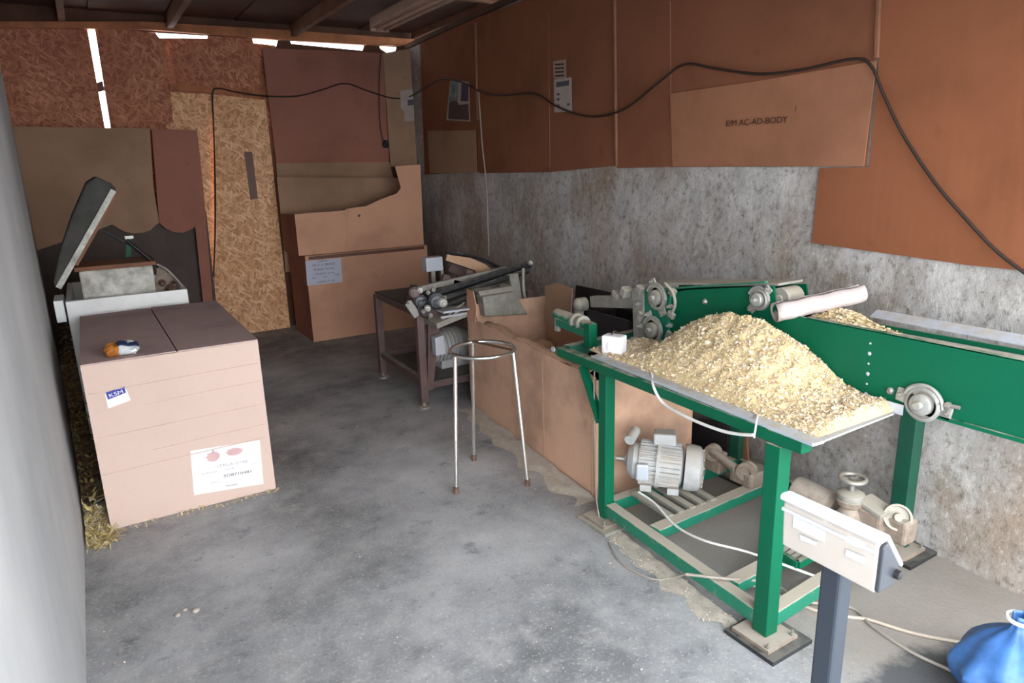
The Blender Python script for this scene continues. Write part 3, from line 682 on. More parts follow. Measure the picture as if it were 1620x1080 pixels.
    for q, y_, sz in (((705, 440), 4.3, (.05, .04, .05)), ((722, 446), 4.25, (.06, .03, .03)), ((655, 470), 4.1, (.04, .05, .06)), ((742, 430), 4.3, (.05, .03, .03))):
        MB().box(P(*q, y_), sz, Matrix.Rotation(rad(20), 3, 'Y')).build('bracket', 'steel_brown', r, bevel=.003)
    for k in range(4): MB().cyl(P(700+k*10, 505-k*3, 3.97), P(735, 478+k*8, 4.0), .005, 8).build('rod', 'galv' if k % 2 else 'steel_dusty', r)
    c = P(672, 488, 3.98); MB().tube([c+Vector((.04*math.cos(t_), 0, .055*math.sin(t_))) for t_ in [6.283*k/16 for k in range(16)]], .006, 6, closed=True).build('drive_chain', 'steel_dark', r)
    # motor below
    c = Vector((2.12, 4.42, .32))
    MB().lathe(c-Vector((.18, 0, 0)), (1, 0, 0), [(.04, -.05), (.09, -.04), (.11, 0), (.11, .26), (.09, .30), (.03, .31)], 24).build('motor', 'motor', r)
    for k in range(7): MB().lathe(c+Vector((-.14+.03*k, 0, 0)), (1, 0, 0), [(.125, 0), (.125, .006)], 24).build('cooling_fin', 'motor', r)
    MB().box((2.12, 4.42, .20), (.24, .16, .06)).build('motor_base', 'motor', r)
    MB().prism([P(*q, 4.0) for q in ((688, 535), (702, 530), (706, 560), (690, 563))], (0, .06, 0)).build('connection_box', 'galv', r, bevel=.004)
small_machine()

# ================================================================ SEATLESS CHROME STOOL
def stool():
    r = empty('stool_frame', (1.56, 2.93, 0), 'three-legged chrome stool frame without its seat, in front of the stained carton', 'stool')
    feet = [Vector((1.364, 2.87, 0)), Vector((1.623, 3.167, 0)), Vector((1.703, 2.74, 0))]
    tops = [at(720, 562, z=.685), at(748, 541, z=.685), at(812, 555, z=.685)]
    c = sum(tops, Vector())/3; 
    # circle through the three tops
    (ax, ay), (bx, by), (cx_, cy_) = [(t.x, t.y) for t in tops]
    D = 2*(ax*(by-cy_)+bx*(cy_-ay)+cx_*(ay-by))
    ux = ((ax*ax+ay*ay)*(by-cy_)+(bx*bx+by*by)*(cy_-ay)+(cx_*cx_+cy_*cy_)*(ay-by))/D
    uy = ((ax*ax+ay*ay)*(cx_-bx)+(bx*bx+by*by)*(ax-cx_)+(cx_*cx_+cy_*cy_)*(bx-ax))/D
    R_ = math.hypot(ax-ux, ay-uy); zc = .685
    MB().tube([(ux+R_*math.cos(6.2832*k/24), uy+R_*math.sin(6.2832*k/24), zc) for k in range(24)], .0095, 10, closed=True, smooth=2).build('seat_ring', 'chrome', r)
    for f, t in zip(feet, tops):
        lg = MB().tube([f+Vector((0, 0, .012)), f.lerp(t, .5)+Vector((0, 0, .0)), Vector((t.x, t.y, zc-.006))], .0105, 12, smooth=3).build('leg', 'chrome', r)
        MB().cyl(f, f+Vector((0, 0, .035)), .0135, 12).build('foot_cap', 'rust', lg)
    m = [Vector((t.x, t.y, zc+.004)) for t in tops]
    MB().bar(m[1], m[2], .022, .004).build('seat_strap', 'rust', r)
    print('stool ring', ux, uy, R_)
stool()

# ================================================================ STAINED CARTON (bin) BESIDE THE MACHINE
def bin_box():
    r = empty('large_open_carton', (2.2, 3.2, 0), 'long stained open cardboard carton half under the green machine', 'box')
    A = Vector((1.895, 2.44, 0)); B = Vector((2.03, 3.97, 0)); d = (B-A).normalized(); n = Vector((d.y, -d.x, 0))  # n -> +x
    t = .008; W = .58
    def pt(s, z, o=0): return A+d*s+n*o+Vector((0, 0, z))
    Ls = (B-A).length
    # front side wall, torn wavy rim
    rim = []
    N = 26
    for k in range(N+1):
        s_ = Ls*k/N; z_ = .615+.02*noise.noise(Vector((s_*5, 0, 3)))+.012*noise.noise(Vector((s_*17, 2, 0)))
        if s_ > Ls-.13: z_ += .115
        rim.append(pt(s_, z_))
    MB().prism([pt(0, 0), pt(Ls, 0)]+rim[::-1], n*t).build('long_side_panel', 'card_bin', r)
    # torn curled lip
    mb = MB()
    def lip(u, v):
        s_ = Ls*(.03+.80*u); z_ = .615+.02*noise.noise(Vector((s_*5, 0, 3)))
        return pt(s_, z_+.018*math.sin(v*3.1)-.010*v+.012*noise.noise(Vector((s_*14, v*2, 0))), .004+v*.06+.015*noise.noise(Vector((s_*9, v, 7))))
    mb.grid(lip, 40, 5).build('torn_flap', 'card_edge', r, solid=.004)
    MB().prism([pt(0, 0), pt(0, .60), pt(0, .60, W), pt(0, 0, W)], d*t).build('end_panel', 'card_bin', r)
    MB().prism([pt(Ls, 0), pt(Ls, .69), pt(Ls, .69, W), pt(Ls, 0, W)], -d*t).build('end_panel', 'card_bin', r)
    MB().prism([pt(0, 0, W), pt(0, .63, W), pt(Ls*.5, .64, W), pt(Ls, .62, W), pt(Ls, 0, W)], n*t).build('long_side_panel', 'card_box', r)
    MB().prism([pt(.01, .001, .01), pt(Ls-.01, .001, .01), pt(Ls-.01, .001, W-.01), pt(.01, .001, W-.01)], (0, 0, .006)).build('bottom_panel', 'card_box', r)
    # raised corner flap at the far left and standing flap at the back
    MB().prism([pt(Ls-.005, .60, -.004), pt(Ls-.14, .60, -.004), pt(Ls-.17, .70, -.004), pt(Ls-.12, .80, -.002), pt(Ls-.005, .80, .002)], n*.006).build('corner_flap', 'card_box', r)
    # taped vertical seam, two board joints
    MB().prism([pt(.50, .0, -.001), pt(.512, .0, -.001), pt(.516, .60, -.001), pt(.504, .60, -.001)], -n*.002).build('seam', 'card_edge', r)
    MB().prism([pt(.016, .0, -.001), pt(.024, .0, -.001), pt(.024, .60, -.001), pt(.016, .60, -.001)], -n*.002).build('seam', 'card_edge', r)
    f = lambda px, py: at(px, py, x=2.52)
    MB().prism([f(862, 452), f(884, 447), f(905, 456), f(902, 520), f(864, 516)], (.006, 0, 0)).build('standing_flap', 'card_grey', r)
    # contents hint: crumpled brown liner inside
    def liner(u, v):
        return pt(.75+u*(Ls-.80), .36+.10*noise.noise(Vector((u*5, v*3, 0)))+.04*noise.noise(Vector((u*17, v*12, 4))), .03+v*(W-.06))
    MB().grid(liner, 30, 14, sm=False).build('crumpled_liner', 'card_edge', r, solid=.003)
bin_box()

# ================================================================ GREEN MACHINE
GM = empty('noodle_machine', (2.2, 1.8, 0), 'green steel conveyor machine on legs, loaded with yellow flakes', 'machine')
def rail_edge(y): return Vector((1.757-.018+(y-1.322)*(1.805-1.757)/(2.24-1.322), y, .756))
def green_machine():
    r = GM; HT = .735
    FR = Vector((1.765, 1.315, 0)); FL = Vector((1.835, 2.24, 0)); BR = Vector((2.64, 1.385, 0)); BL = Vector((2.66, 2.24, 0))
    FR.x, FR.y, FL.x = 1.757, 1.322, 1.805
    for nm, p, w_ in (('FR', FR, .058), ('FL', FL, .052), ('BR', BR, .065), ('BL', BL, .065)):
        top = HT-.021 if nm != 'BR' else .775
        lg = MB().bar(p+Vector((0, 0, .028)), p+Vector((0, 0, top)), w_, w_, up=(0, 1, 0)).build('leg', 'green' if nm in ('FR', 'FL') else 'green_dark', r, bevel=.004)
        a_ = rad(38)
        rot = Matrix.Rotation(rad(1), 3, 'Z')
        MB().box(p+Vector((0, 0, .021)), (.15, .15, .012), rot).build('foot_plate', 'gear', lg)
        MB().box(p+Vector((.008, -.008, .0075)), (.20, .20, .015), rot).build('base_plate', 'steel_dark' if nm != 'FL' else 'steel_dusty', lg)
        for sx, sy in ((1, 1), (-1, -1), (1, -1)):
            MB().lathe(p+Vector((sx*.06, sy*.065, .027)), UP, [(.008, 0), (.008, .008), (.004, .008), (.004, .02)], 6, sm=False).build('bolt', 'steel', lg)
    # upper long rail of box section, runs past the left leg
    RA = Vector((1.765, 1.17, HT)); RB = Vector((1.86, 2.62, HT))
    RA = at(1276, 690, z=HT); RB = at(880, 556, z=HT)
    k_ = (FR.x-.000)-(RA.x+(RB.x-RA.x)*(FR.y-RA.y)/(RB.y-RA.y)); k2_ = FL.x-(RA.x+(RB.x-RA.x)*(FL.y-RA.y)/(RB.y-RA.y)); RA.x += k_; RB.x += k2_; RA = RA+(RA-RB).normalized()*.055
    dd = (RB-RA).normalized(); nn = Vector((dd.y, -dd.x, 0))
    MB().bar(RA, RB, .050, .040).build('top_rail', 'green', r, bevel=.004)
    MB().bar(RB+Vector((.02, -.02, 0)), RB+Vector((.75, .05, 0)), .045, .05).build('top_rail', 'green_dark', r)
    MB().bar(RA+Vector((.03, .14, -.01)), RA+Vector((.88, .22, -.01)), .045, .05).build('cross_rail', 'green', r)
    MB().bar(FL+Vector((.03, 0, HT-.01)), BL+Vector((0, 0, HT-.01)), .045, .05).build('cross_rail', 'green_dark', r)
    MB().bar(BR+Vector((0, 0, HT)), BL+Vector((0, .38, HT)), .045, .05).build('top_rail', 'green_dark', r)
    # diagonal brace and gusset at the left
    a_ = RB+(RA-RB)*.13+Vector((0, 0, -.03)); b_ = FL+Vector((-.005, .035, .47))
    MB().bar(a_, b_, .035, .02).build('diagonal_brace', 'green', r)
    # lower rails
    z_ = .075
    MB().bar(FR+Vector((0, .03, z_)), FL+Vector((0, -.03, z_)), .05, .055).build('lower_rail', 'green_dusty', r, bevel=.003)
    MB().bar(FR+Vector((.03, 0, z_)), BR+Vector((-.03, 0, z_)), .05, .055).build('lower_rail', 'green_dusty', r, bevel=.003)
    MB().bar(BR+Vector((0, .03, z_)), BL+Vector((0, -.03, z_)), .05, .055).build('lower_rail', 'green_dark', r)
    MB().bar(FL+Vector((.03, 0, z_)), BL+Vector((-.03, 0, z_)), .05, .055).build('lower_rail', 'green_dusty', r)
    fx = lambda y: FR.x+(FL.x-FR.x)*(y-FR.y)/(FL.y-FR.y)
    for y_ in (1.50, 1.93):
        MB().bar(Vector((fx(y_)+.025, y_, z_+.015)), Vector((2.62, y_+.04, z_+.015)), .06, .045).build('cross_member', 'green_dusty', r, bevel=.003)
    # motor deck slats
    for k in range(5):
        x_ = 1.93+k*.065; MB().bar((x_, 1.96, .113), (x_+.015, 2.21, .113), .032, .014).build('deck_slat', 'steel_dusty', r)
    # green grille between lower rails on the right
    ga, gb, gc, gd = at(1222, 868, z=.135), at(1262, 893, z=.135), at(1250, 842, z=.135), at(1318, 862, z=.135)
    for k in range(5):
        t_ = .1+.2*k; MB().bar(ga.lerp(gb, t_), gc.lerp(gd, t_), .018, .010).build('grille_bar', 'steel_dusty', r)
    for p_, q_ in ((ga, gb), (gc, gd), (gb, gd)): MB().bar(p_, q_, .018, .028).build('grille_frame', 'green', r)
    # galvanised tray
    c = [rail_edge(1.185), at(1414, 656, z=.756), None, None]
    c[2] = Vector((2.185, 2.45, .756)); c[3] = rail_edge(2.33)
    MB().prism(c, (0, 0, .006)).build('tray', 'galv', r)
    e = (c[0]-c[3]); ed = e.normalized(); en = Vector((ed.y, -ed.x, 0)); 
    if en.x > 0: en = -en
    # raised folded front lip
    MB().prism([c[3]+en*.002, c[0]+en*.002, c[0]+en*.004+Vector((0, 0, .012)), c[3]+en*.004+Vector((0, 0, .012))], -en*.003).build('tray_lip', 'galv', r)
    MB().prism([c[3]-en*.0, c[0], c[0]-en*.050, c[3]-en*.050], (0, 0, .0085)).build('tray_fold', 'galv', r)
    q0 = Vector((2.185, c[1].y-.02, .757)); q1 = Vector((2.185, 1.62, .757))
    MB().prism([q0, q1, q1+Vector((0, 0, .035)), q0+Vector((0, 0, .035))], (-.003, 0, 0)).build('tray_lip', 'galv', r)
    # ---- conveyor bodies
    XN, XF, XU = 2.2, 2.46, 2.36
    n_ = lambda px, py: at(px, py, x=XN)
    zb = .775; yR = .30
    poly = [n_(1046, 463), n_(1100, 458), n_(1224, 452), n_(1228, 490), n_(1276, 503), n_(1530, 553)]
    poly = [Vector((XN, p.y, p.z)) for p in poly]
    zr = poly[-1].z
    poly += [Vector((XN, yR, zr+.0)), Vector((XN, yR, zb)), Vector((XN, 2.42, zb)), Vector((XN, 2.47, .80))]
    MB().prism(poly, (.008, 0, 0)).build('side_plate', 'green', r)
    # folded top flange of near plate
    MB().bar(poly[4]+Vector((.012, 0, 0)), Vector((XN+.012, yR, zr)), .024, .004).build('plate_flange', 'green', r)
    MB().bar(Vector((XN+.004, 1.77, 1.118)), Vector((XN+.004, 2.42, poly[0].z+.002)), .02, .006).build('plate_flange', 'green_dusty', r)
    MB().bar(Vector((XN-.004, 2.0, zb+.007)), Vector((XN-.004, yR, zb+.007)), .012, .012).build('plate_flange', 'green', r)
    # far plate
    f_ = lambda px, py: at(px, py, x=XU)
    pf = [f_(1050, 456), f_(1275, 449), f_(1277, 474)]
    MB().prism([Vector((XU, p.y, p.z)) for p in pf]+[Vector((XU, 1.62, .97)), Vector((XU, 2.5, .90))], (.008, 0, 0)).build('side_plate', 'green', r)
    pf2 = [Vector((XF, 1.62, .97)), Vector((XF, yR, .985)), Vector((XF, yR, zb)), Vector((XF, 2.45, zb)), Vector((XF, 2.5, .85))]
    MB().prism(pf2, (.008, 0, 0)).build('side_plate', 'green', r)
    # upper belt (inclined) and lower belt
    MB().prism([Vector((XN+.012, 1.72, 1.108)), Vector((XU-.002, 1.72, 1.108)), Vector((XU-.002, 2.42, 1.018)), Vector((XN+.012, 2.42, 1.018))], (0, 0, .010)).build('upper_belt', 'steel_dusty', r)
    MB().prism([Vector((XN+.012, yR, .965)), Vector((XF-.004, yR, .965)), Vector((XF-.004, 1.75, .945)), Vector((XN+.012, 1.75, .945))], (0, 0, .006)).build('lower_belt', 'belt', r)
    # grey sheet side guard on the far side of the lower belt
    MB().prism([Vector((XF+.01, yR, .985)), Vector((XF+.01, 1.5, .99)), Vector((XF+.05, 1.5, 1.01)), Vector((XF+.05, yR, 1.01))], (0, 0, .004)).build('side_guard', 'galv', r)
    # rollers
    def roller(y_, z_, rr, m='steel_dusty', x0=XN+.01, x1=XF-.002): 
        MB().lathe((x0, y_, z_), (1, 0, 0), [(rr*.4, -.005), (rr*.4, .004), (rr, .004), (rr, x1-x0-.004), (rr*.4, x1-x0-.004), (rr*.4, x1-x0)], 28).build('roller', m, r)
    p = n_(1203, 473); roller(p.y-.075, p.z+.010, .043, 'steel_dusty', x1=2.312)
    roller(n_(1462, 640).y, n_(1462, 640).z+.05, .04, 'steel_dark')
    # bearings
    def bearing(px, py, rr, dusty=False, x=XN, ear=0):
        c_ = at(px, py, x=x-.002); m_ = 'steel_dusty' if dusty else 'bearing'
        b = MB().lathe(c_, (-1, 0, 0), [(rr, 0), (rr, .012), (rr*.86, .018), (rr*.80, .018), (rr*.78, .008), (rr*.62, .008), (rr*.60, .026), (rr*.50, .030), (rr*.22, .030), (rr*.20, .048)], 30).build('bearing', m_, r)
        # flange ears
        a0 = ear
        for s in (-1, 1):
            mb = MB()
            v = Vector((0, math.cos(a0)*s, math.sin(a0)*s)); 
            mb.bar(c_+Vector((-.004, 0, 0))+v*rr*.5, c_+Vector((-.004, 0, 0))+v*rr*1.55, rr*.8, .008, up=(1, 0, 0))
            mb.build('flange', m_, b, bevel=.004)
        for s in (-1, 1):
            v = Vector((0, math.cos(a0)*s, math.sin(a0)*s)); MB().lathe(c_+v*rr*1.32+Vector((-.008, 0, 0)), (-1, 0, 0), [(.009, 0), (.009, .008), (.005, .008), (.005, .016)], 6, sm=False).build('bolt', 'steel', b)
        MB().tube([c_+Vector((-.012, math.cos(q)*rr*1.08, math.sin(q)*rr*1.08)) for q in [rad(x_) for x_ in range(20, 200, 20)]], .006, 6).build('guard_rim', 'bearing', b)
        return b
    bearing(1203, 473, .045, ear=rad(-50)); bearing(1462, 638, .058, ear=rad(8)); bearing(1041, 470, .058, True, XN-.02, rad(60)); bearing(1035, 521, .058, True, XN-.02, rad(60))
    c_ = n_(1500, 640)
    MB().cyl(c_+Vector((-.012, .03, 0)), c_+Vector((-.012, -.04, .004)), .006, 10).build('tension_screw', 'steel', r)
    MB().lathe(c_+Vector((-.012, .0, .0)), (0, -1, 0), [(.013, 0), (.013, .012)], 6, sm=False).build('nut', 'steel', r)
    for q in ((1116, 477), (1409, 618)):
        MB().lathe(n_(*q)-Vector((.001, 0, 0)), (-1, 0, 0), [(.013, 0), (.012, .006), (.007, .011)], 14).build('bolt_head', 'steel', r)
    # weld seam down the plate
    for k in range(6): MB().lathe(n_(1377-k*1.4, 543+k*16)-Vector((.0005, 0, 0)), (-1, 0, 0), [(.004+.003*(k % 2), 0), (.003, .002)], 10).build('weld_spot', 'galv', r)
    # left end mounting plates
    MB().prism([n_(1004, 455)-Vector((.02, 0, 0)), n_(1022, 452)-Vector((.02, 0, 0)), n_(1024, 545)-Vector((.02, 0, 0)), n_(1008, 545)-Vector((.02, 0, 0))], (.012, 0, 0)).build('mounting_plate', 'steel_dusty', r, bevel=.003)
    MB().prism([n_(1022, 455)-Vector((.012, 0, 0)), n_(1064, 458)-Vector((.012, 0, 0)), n_(1060, 540)-Vector((.012, 0, 0)), n_(1024, 545)-Vector((.012, 0, 0))], (.010, 0, 0)).build('mounting_plate', 'green_dusty', r, bevel=.003)
    MB().prism([n_(1000, 452), n_(1010, 452), n_(1012, 540), n_(1002, 540)], (XF-XN, 0, 0)).build('end_plate', 'steel_dusty', r)
    # long dusty beam from the end plate back to a bearing post
    A_ = n_(1006, 478); B_ = n_(930, 478); B_ = Vector((2.24, B_.y, B_.z))
    MB().bar(Vector((2.22, A_.y, A_.z)), B_, .05, .06).build('arm', 'steel_dusty', r, bevel=.004)
    c2 = at(916, 482, x=2.2)
    MB().lathe(c2, (-1, 0, 0), [(.038, -.04), (.038, .01), (.028, .02), (.012, .03)], 20).build('arm_bearing', 'steel_dusty', r)
    MB().bar(c2-Vector((0, 0, .03)), Vector((c2.x, c2.y, .73)), .04, .03).build('bearing_post', 'steel_dusty', r)
    MB().bar(at(1004, 535, x=2.14), at(985, 548, x=2.02), .03, .012).build('link_arm', 'steel_dusty', r)
    for q, sz in (((990, 462), (.05, .04, .05)), ((975, 466), (.03, .05, .03)), ((1012, 458), (.03, .04, .04)), ((1062, 498), (.02, .04, .03)), ((1058, 530), (.02, .03, .04)), ((1014, 500), (.03, .03, .05)), ((1064, 462), (.03, .03, .03))):
        MB().box(at(*q, x=XN-.03), sz, Matrix.Rotation(rad(25), 3, 'X')).build('clamp_block', 'steel_dusty', r, bevel=.006)
    for q in ((1012, 480), (1014, 515), (1026, 497), (1062, 484), (1062, 514)):
        MB().lathe(at(*q, x=XN-.03), (-1, 0, 0), [(.011, 0), (.011, .012), (.006, .012), (.006, .028)], 6, sm=False).build('bolt', 'bearing', r)
    MB().tube([at(*q, x=XN-.05) for q in ((1052, 448), (1064, 462), (1068, 480), (1064, 494))], .007, 8).build('guard_rim', 'steel_dusty', r)
    # green roller on its own bracket at the rail end
    pA = at(884, 500, z=.87); pB = at(938, 522, z=.83); 
    x_r = 1.93
    pA = at(882, 497, x=x_r+.06); pB = at(938, 517, x=x_r-.01)
    MB().lathe(pA, pB-pA, [(.012, -.02), (.012, 0), (.030, 0), (.030, (pB-pA).length*.45), (.022, (pB-pA).length*.5), (.022, (pB-pA).length)], 20).build('green_roller', 'green_dusty', r)
    pm = pA.lerp(pB, .55); MB().lathe(pm, pB-pA, [(.040, 0), (.040, .02), (.030, .028), (.030, .06), (.038, .064), (.038, .08)], 18).build('collar', 'steel_dusty', r)
    ct = at(934, 530, x=1.90); MB().bar(Vector((ct.x, ct.y, HT+.02)), Vector((ct.x, ct.y, ct.z+.055)), .045, .045).build('bracket_post', 'green', r, bevel=.003)
    cl = at(882, 512, x=1.95); MB().bar(Vector((cl.x, cl.y, HT+.02)), Vector((cl.x, cl.y, cl.z+.03)), .02, .03).build('bracket_post', 'steel_dusty', r, bevel=.003)
    MB().bar(Vector((cl.x, cl.y, cl.z+.01)), Vector((ct.x, ct.y, ct.z-.0)), .02, .035).build('bracket_bar', 'green_dusty', r)
    MB().lathe(at(876, 552, x=1.845), (-1, 0, 0), [(.014, 0), (.012, .008)], 12).build('bolt_head', 'galv', r)
green_machine()

# white switch box on the tray
p = at(971, 560, z=.765)
sw = empty('switch_box', (p.x, p.y, .768), 'small white plastic junction box on the tray edge by the rollers', 'box')
MB().box((p.x+.01, p.y+.01, .768+.040), (.065, .095, .08), Matrix.Rotation(rad(25), 3, 'Z')).build('body', 'paper', sw, bevel=.008)
MB().tube([(p.x+.02+.014*math.cos(a_), p.y+.02, .847+.014*math.sin(a_)) for a_ in [rad(k*30) for k in range(0, 7)]], .004, 8).build('cable_loop', 'cable_black', sw)
MB().box((p.x-.029, p.y-.008, .808), (.0012, .02, .03), Matrix.Rotation(rad(25), 3, 'Z')).build('cover_plate', 'paper', sw)

# ---- flakes heap on the tray
def heap():
    sil = [(1008, 560), (1040, 553), (1062, 538), (1090, 515), (1118, 503), (1150, 497), (1180, 503), (1200, 508), (1225, 523), (1258, 545), (1285, 580), (1308, 612), (1340, 632), (1372, 640), (1395, 650), (1408, 657)]
    P = [at(a_, b_, x=2.09) for a_, b_ in sil]; P.sort(key=lambda p: p.y)
    def Hs(y):
        if y <= P[0].y: return max(0, P[0].z-.762)*max(0, 1-(P[0].y-y)/.05)
        for a_, b_ in zip(P, P[1:]):
            if a_.y <= y <= b_.y: t = (y-a_.y)/(b_.y-a_.y+1e-9); return max(0, a_.z*(1-t)+b_.z*t-.762)
        return max(0, P[-1].z-.762)
    yA, yB = at(1414, 656, z=.76).y+.015, 2.42
    e0 = rail_edge(1.185); e1 = rail_edge(2.33)
    def xe(y): return e0.x+(e1.x-e0.x)*(y-e0.y)/(e1.y-e0.y)+.050
    def hh(x, y):
        u = (x-xe(y))/(2.09-xe(y)); k = max(0, min(1, u)); k = k**.85 if x <= 2.09 else max(.55, 1-(x-2.09)*3)
        g = .007+Hs(y)*k; e = min(1, max(0, u*12)); 
        e *= min(1, max(0, (y-yA)/.03))
        return .762+g*e+.012*noise.noise(Vector((x*22, y*22, 0)))*min(1, g*14)*e+.006*noise.noise(Vector((x*60, y*60, 3)))*e
    mb = MB(); NU, NV = 120, 46
    def fn(u, v):
        y = yA+(yB-yA)*u; x0 = xe(y)-.004; x = x0+(2.192-x0)*v
        return Vector((x, y, max(.7625, hh(x, y))))
    mb.grid(fn, NU, NV, sm=False)
    mats = ['dough', 'dough_lt', 'dough', 'dough_old', 'dough']
    for k in range(22000):
        y = random.uniform(yA+.01, yB-.01); x = xe(y)+(2.185-xe(y))*random.random()
        z = hh(x, y); s_ = random.uniform(.0020, .0055)*(2.0 if random.random() < .12 else 1)
        a_ = random.uniform(0, 6.28); d = Vector((math.cos(a_), math.sin(a_), random.uniform(-.5, .8))).normalized()
        q = Vector((random.uniform(-1, 1), random.uniform(-1, 1), random.uniform(-1, 1))); sd = d.cross(q).normalized()*s_*random.uniform(.25, .6)
        up = d.cross(sd).normalized(); c = Vector((x, y, max(.765, z+s_*.25)))
        hs = Hs(y); 
        if hs < .05 and random.random() < .45: mb.cur = 3
        else: mb.cur = random.choice((0, 1, 0, 1, 4, 3)) if random.random() < .8 else 1
        L_ = d*s_
        vs = [c-L_-sd, c-L_+sd, c+sd+up*s_*.35, c-sd+up*s_*.35, c+L_*.9+sd*.7, c+L_*.9-sd*.7]
        for v in vs: v.z = max(v.z, .7625)
        mb.add(vs, [(0, 1, 2, 3), (3, 2, 4, 5)])
    tag(mb.build('flake_heap', mats, rec=False), 'large heap of pale yellow dough flakes piled on the tray', 'food heap', kind='stuff')
    # small heap on the lower belt behind
    mb = MB(); sil2 = [(1268, 508), (1290, 500), (1320, 494), (1345, 497), (1362, 508), (1380, 520), (1390, 526)]
    P2 = [at(a_, b_, x=2.33) for a_, b_ in sil2]; P2.sort(key=lambda p: p.y)
    def H2(y):
        if y <= P2[0].y: return 0
        for a_, b_ in zip(P2, P2[1:]):
            if a_.y <= y <= b_.y: t = (y-a_.y)/(b_.y-a_.y+1e-9); return max(0, a_.z*(1-t)+b_.z*t-.967)
        return 0
    y0, y1 = P2[0].y-.02, P2[-1].y+.05
    h2 = lambda x, y: .955+(.02*max(0, 1-abs(y-(y0+y1)/2)/(y1-y0)*2)+H2(y))*max(0, 1-abs((x-2.33)/.12)**2)
    mb.grid(lambda u, v: Vector((2.215+.28*v, y0+(y1-y0)*u, h2(2.215+.28*v, y0+(y1-y0)*u)+.006*noise.noise(Vector((u*30, v*30, 0))))), 30, 20, sm=False)
    for k in range(1600):
        y = random.uniform(y0, y1); x = random.gauss(2.33, .06); x = min(2.48, max(2.22, x)); s_ = random.uniform(.004, .012)
        c = Vector((x, y, h2(x, y)+.004)); a_ = random.uniform(0, 6.28); d = Vector((math.cos(a_), math.sin(a_), random.uniform(-.4, .6))).normalized()
        sd = d.cross(Vector((random.uniform(-1, 1), random.uniform(-1, 1), 1))).normalized()*s_*.4; mb.cur = random.choice((0, 1, 4)); 
        mb.add([c-d*s_-sd, c-d*s_+sd, c+sd+UP*s_*.3, c-sd+UP*s_*.3, c+d*s_+sd, c+d*s_-sd], [(0, 1, 2, 3), (3, 2, 4, 5)])
    tag(mb.build('flake_heap', mats, rec=False), 'small heap of yellow flakes on the belt behind the rolled card', 'food heap', kind='stuff')
heap()

# ---- folded pale card trough on the conveyor
def trough():
    A = at(1226, 492, x=2.17); B = at(1362, 466, x=2.36)
    A = Vector((2.165, A.y+.0, at(1226, 492, x=2.165).z)); 
    B = at(1364, 470, x=2.42)
    d = B-A; L_ = d.length; dn = d.normalized(); sd = dn.cross(UP).normalized(); up = sd.cross(dn)
    def fn(u, v):
        a_ = rad(-235+300*v); rr = .040*(1-.10*u)*(1+.25*v)
        return A+dn*(L_*u)+sd*(math.cos(a_)*rr*1.25)+up*(math.sin(a_)*rr*.85+.018-.022*(1-u))+up*.002*math.sin(u*20)
    r = empty('card_trough', A, 'pale folded card trough lying across the green conveyor', 'card trough')
    MB().grid(fn, 12, 26).build('curled_sheet', 'card_roll', r, solid=.003)
    MB().prism([A+dn*.01+sd*.05-up*.008, A+dn*.01+sd*.01-up*.035, A+dn*.01-sd*.045-up*.018, A+dn*.012-sd*.03-up*.006], dn*.003).build('folded_end', 'card_roll', r)
trough()

# ---- black crate and board behind the conveyor arm
xk = 2.24
cr = empty('black_crate', (2.32, 2.8, .02), 'tall black plastic crate standing inside the stained carton under the conveyor arm', 'crate')
k0 = at(930, 490, x=xk); k1 = at(994, 490, x=xk)
z0k, z1k = .022, k0.z-.01; y1k, y0k = k0.y, k1.y
MB().box((xk+.004, (y0k+y1k)/2, (z0k+z1k)/2), (.008, y1k-y0k, z1k-z0k)).build('side_wall', 'blackwall', cr, bevel=.003)
MB().box((xk+.20, (y0k+y1k)/2, (z0k+z1k)/2), (.008, y1k-y0k, z1k-z0k)).build('side_wall', 'blackwall', cr)
MB().box((xk+.102, y0k+.004, (z0k+z1k)/2), (.188, .008, z1k-z0k)).build('end_wall', 'blackwall', cr)
MB().box((xk+.102, y1k-.004, (z0k+z1k)/2), (.188, .008, z1k-z0k)).build('end_wall', 'blackwall', cr)
MB().box((xk+.102, (y0k+y1k)/2, z0k-.006), (.20, y1k-y0k, .010)).build('base', 'blackwall', cr)
MB().box((xk+.004, (y0k+y1k)/2, z1k+.004), (.02, y1k-y0k+.01, .014)).build('rim', 'black', cr, bevel=.003)
tag(MB().prism([at(*q, x=2.62) for q in ((911, 451), (976, 465), (1000, 480), (1000, 520), (905, 520))], (.012, 0, 0)).build('black_board', 'black'), 'black board leaning on the wall behind the conveyor arm', 'board')
tag(MB().prism([at(*q, x=2.60) for q in ((1072, 441), (1092, 443), (1100, 452), (1098, 460), (1066, 456))], (.05, 0, 0)).build('black_block', 'green_dark', bevel=.006), 'small dark block on the far edge of the conveyor', 'block')

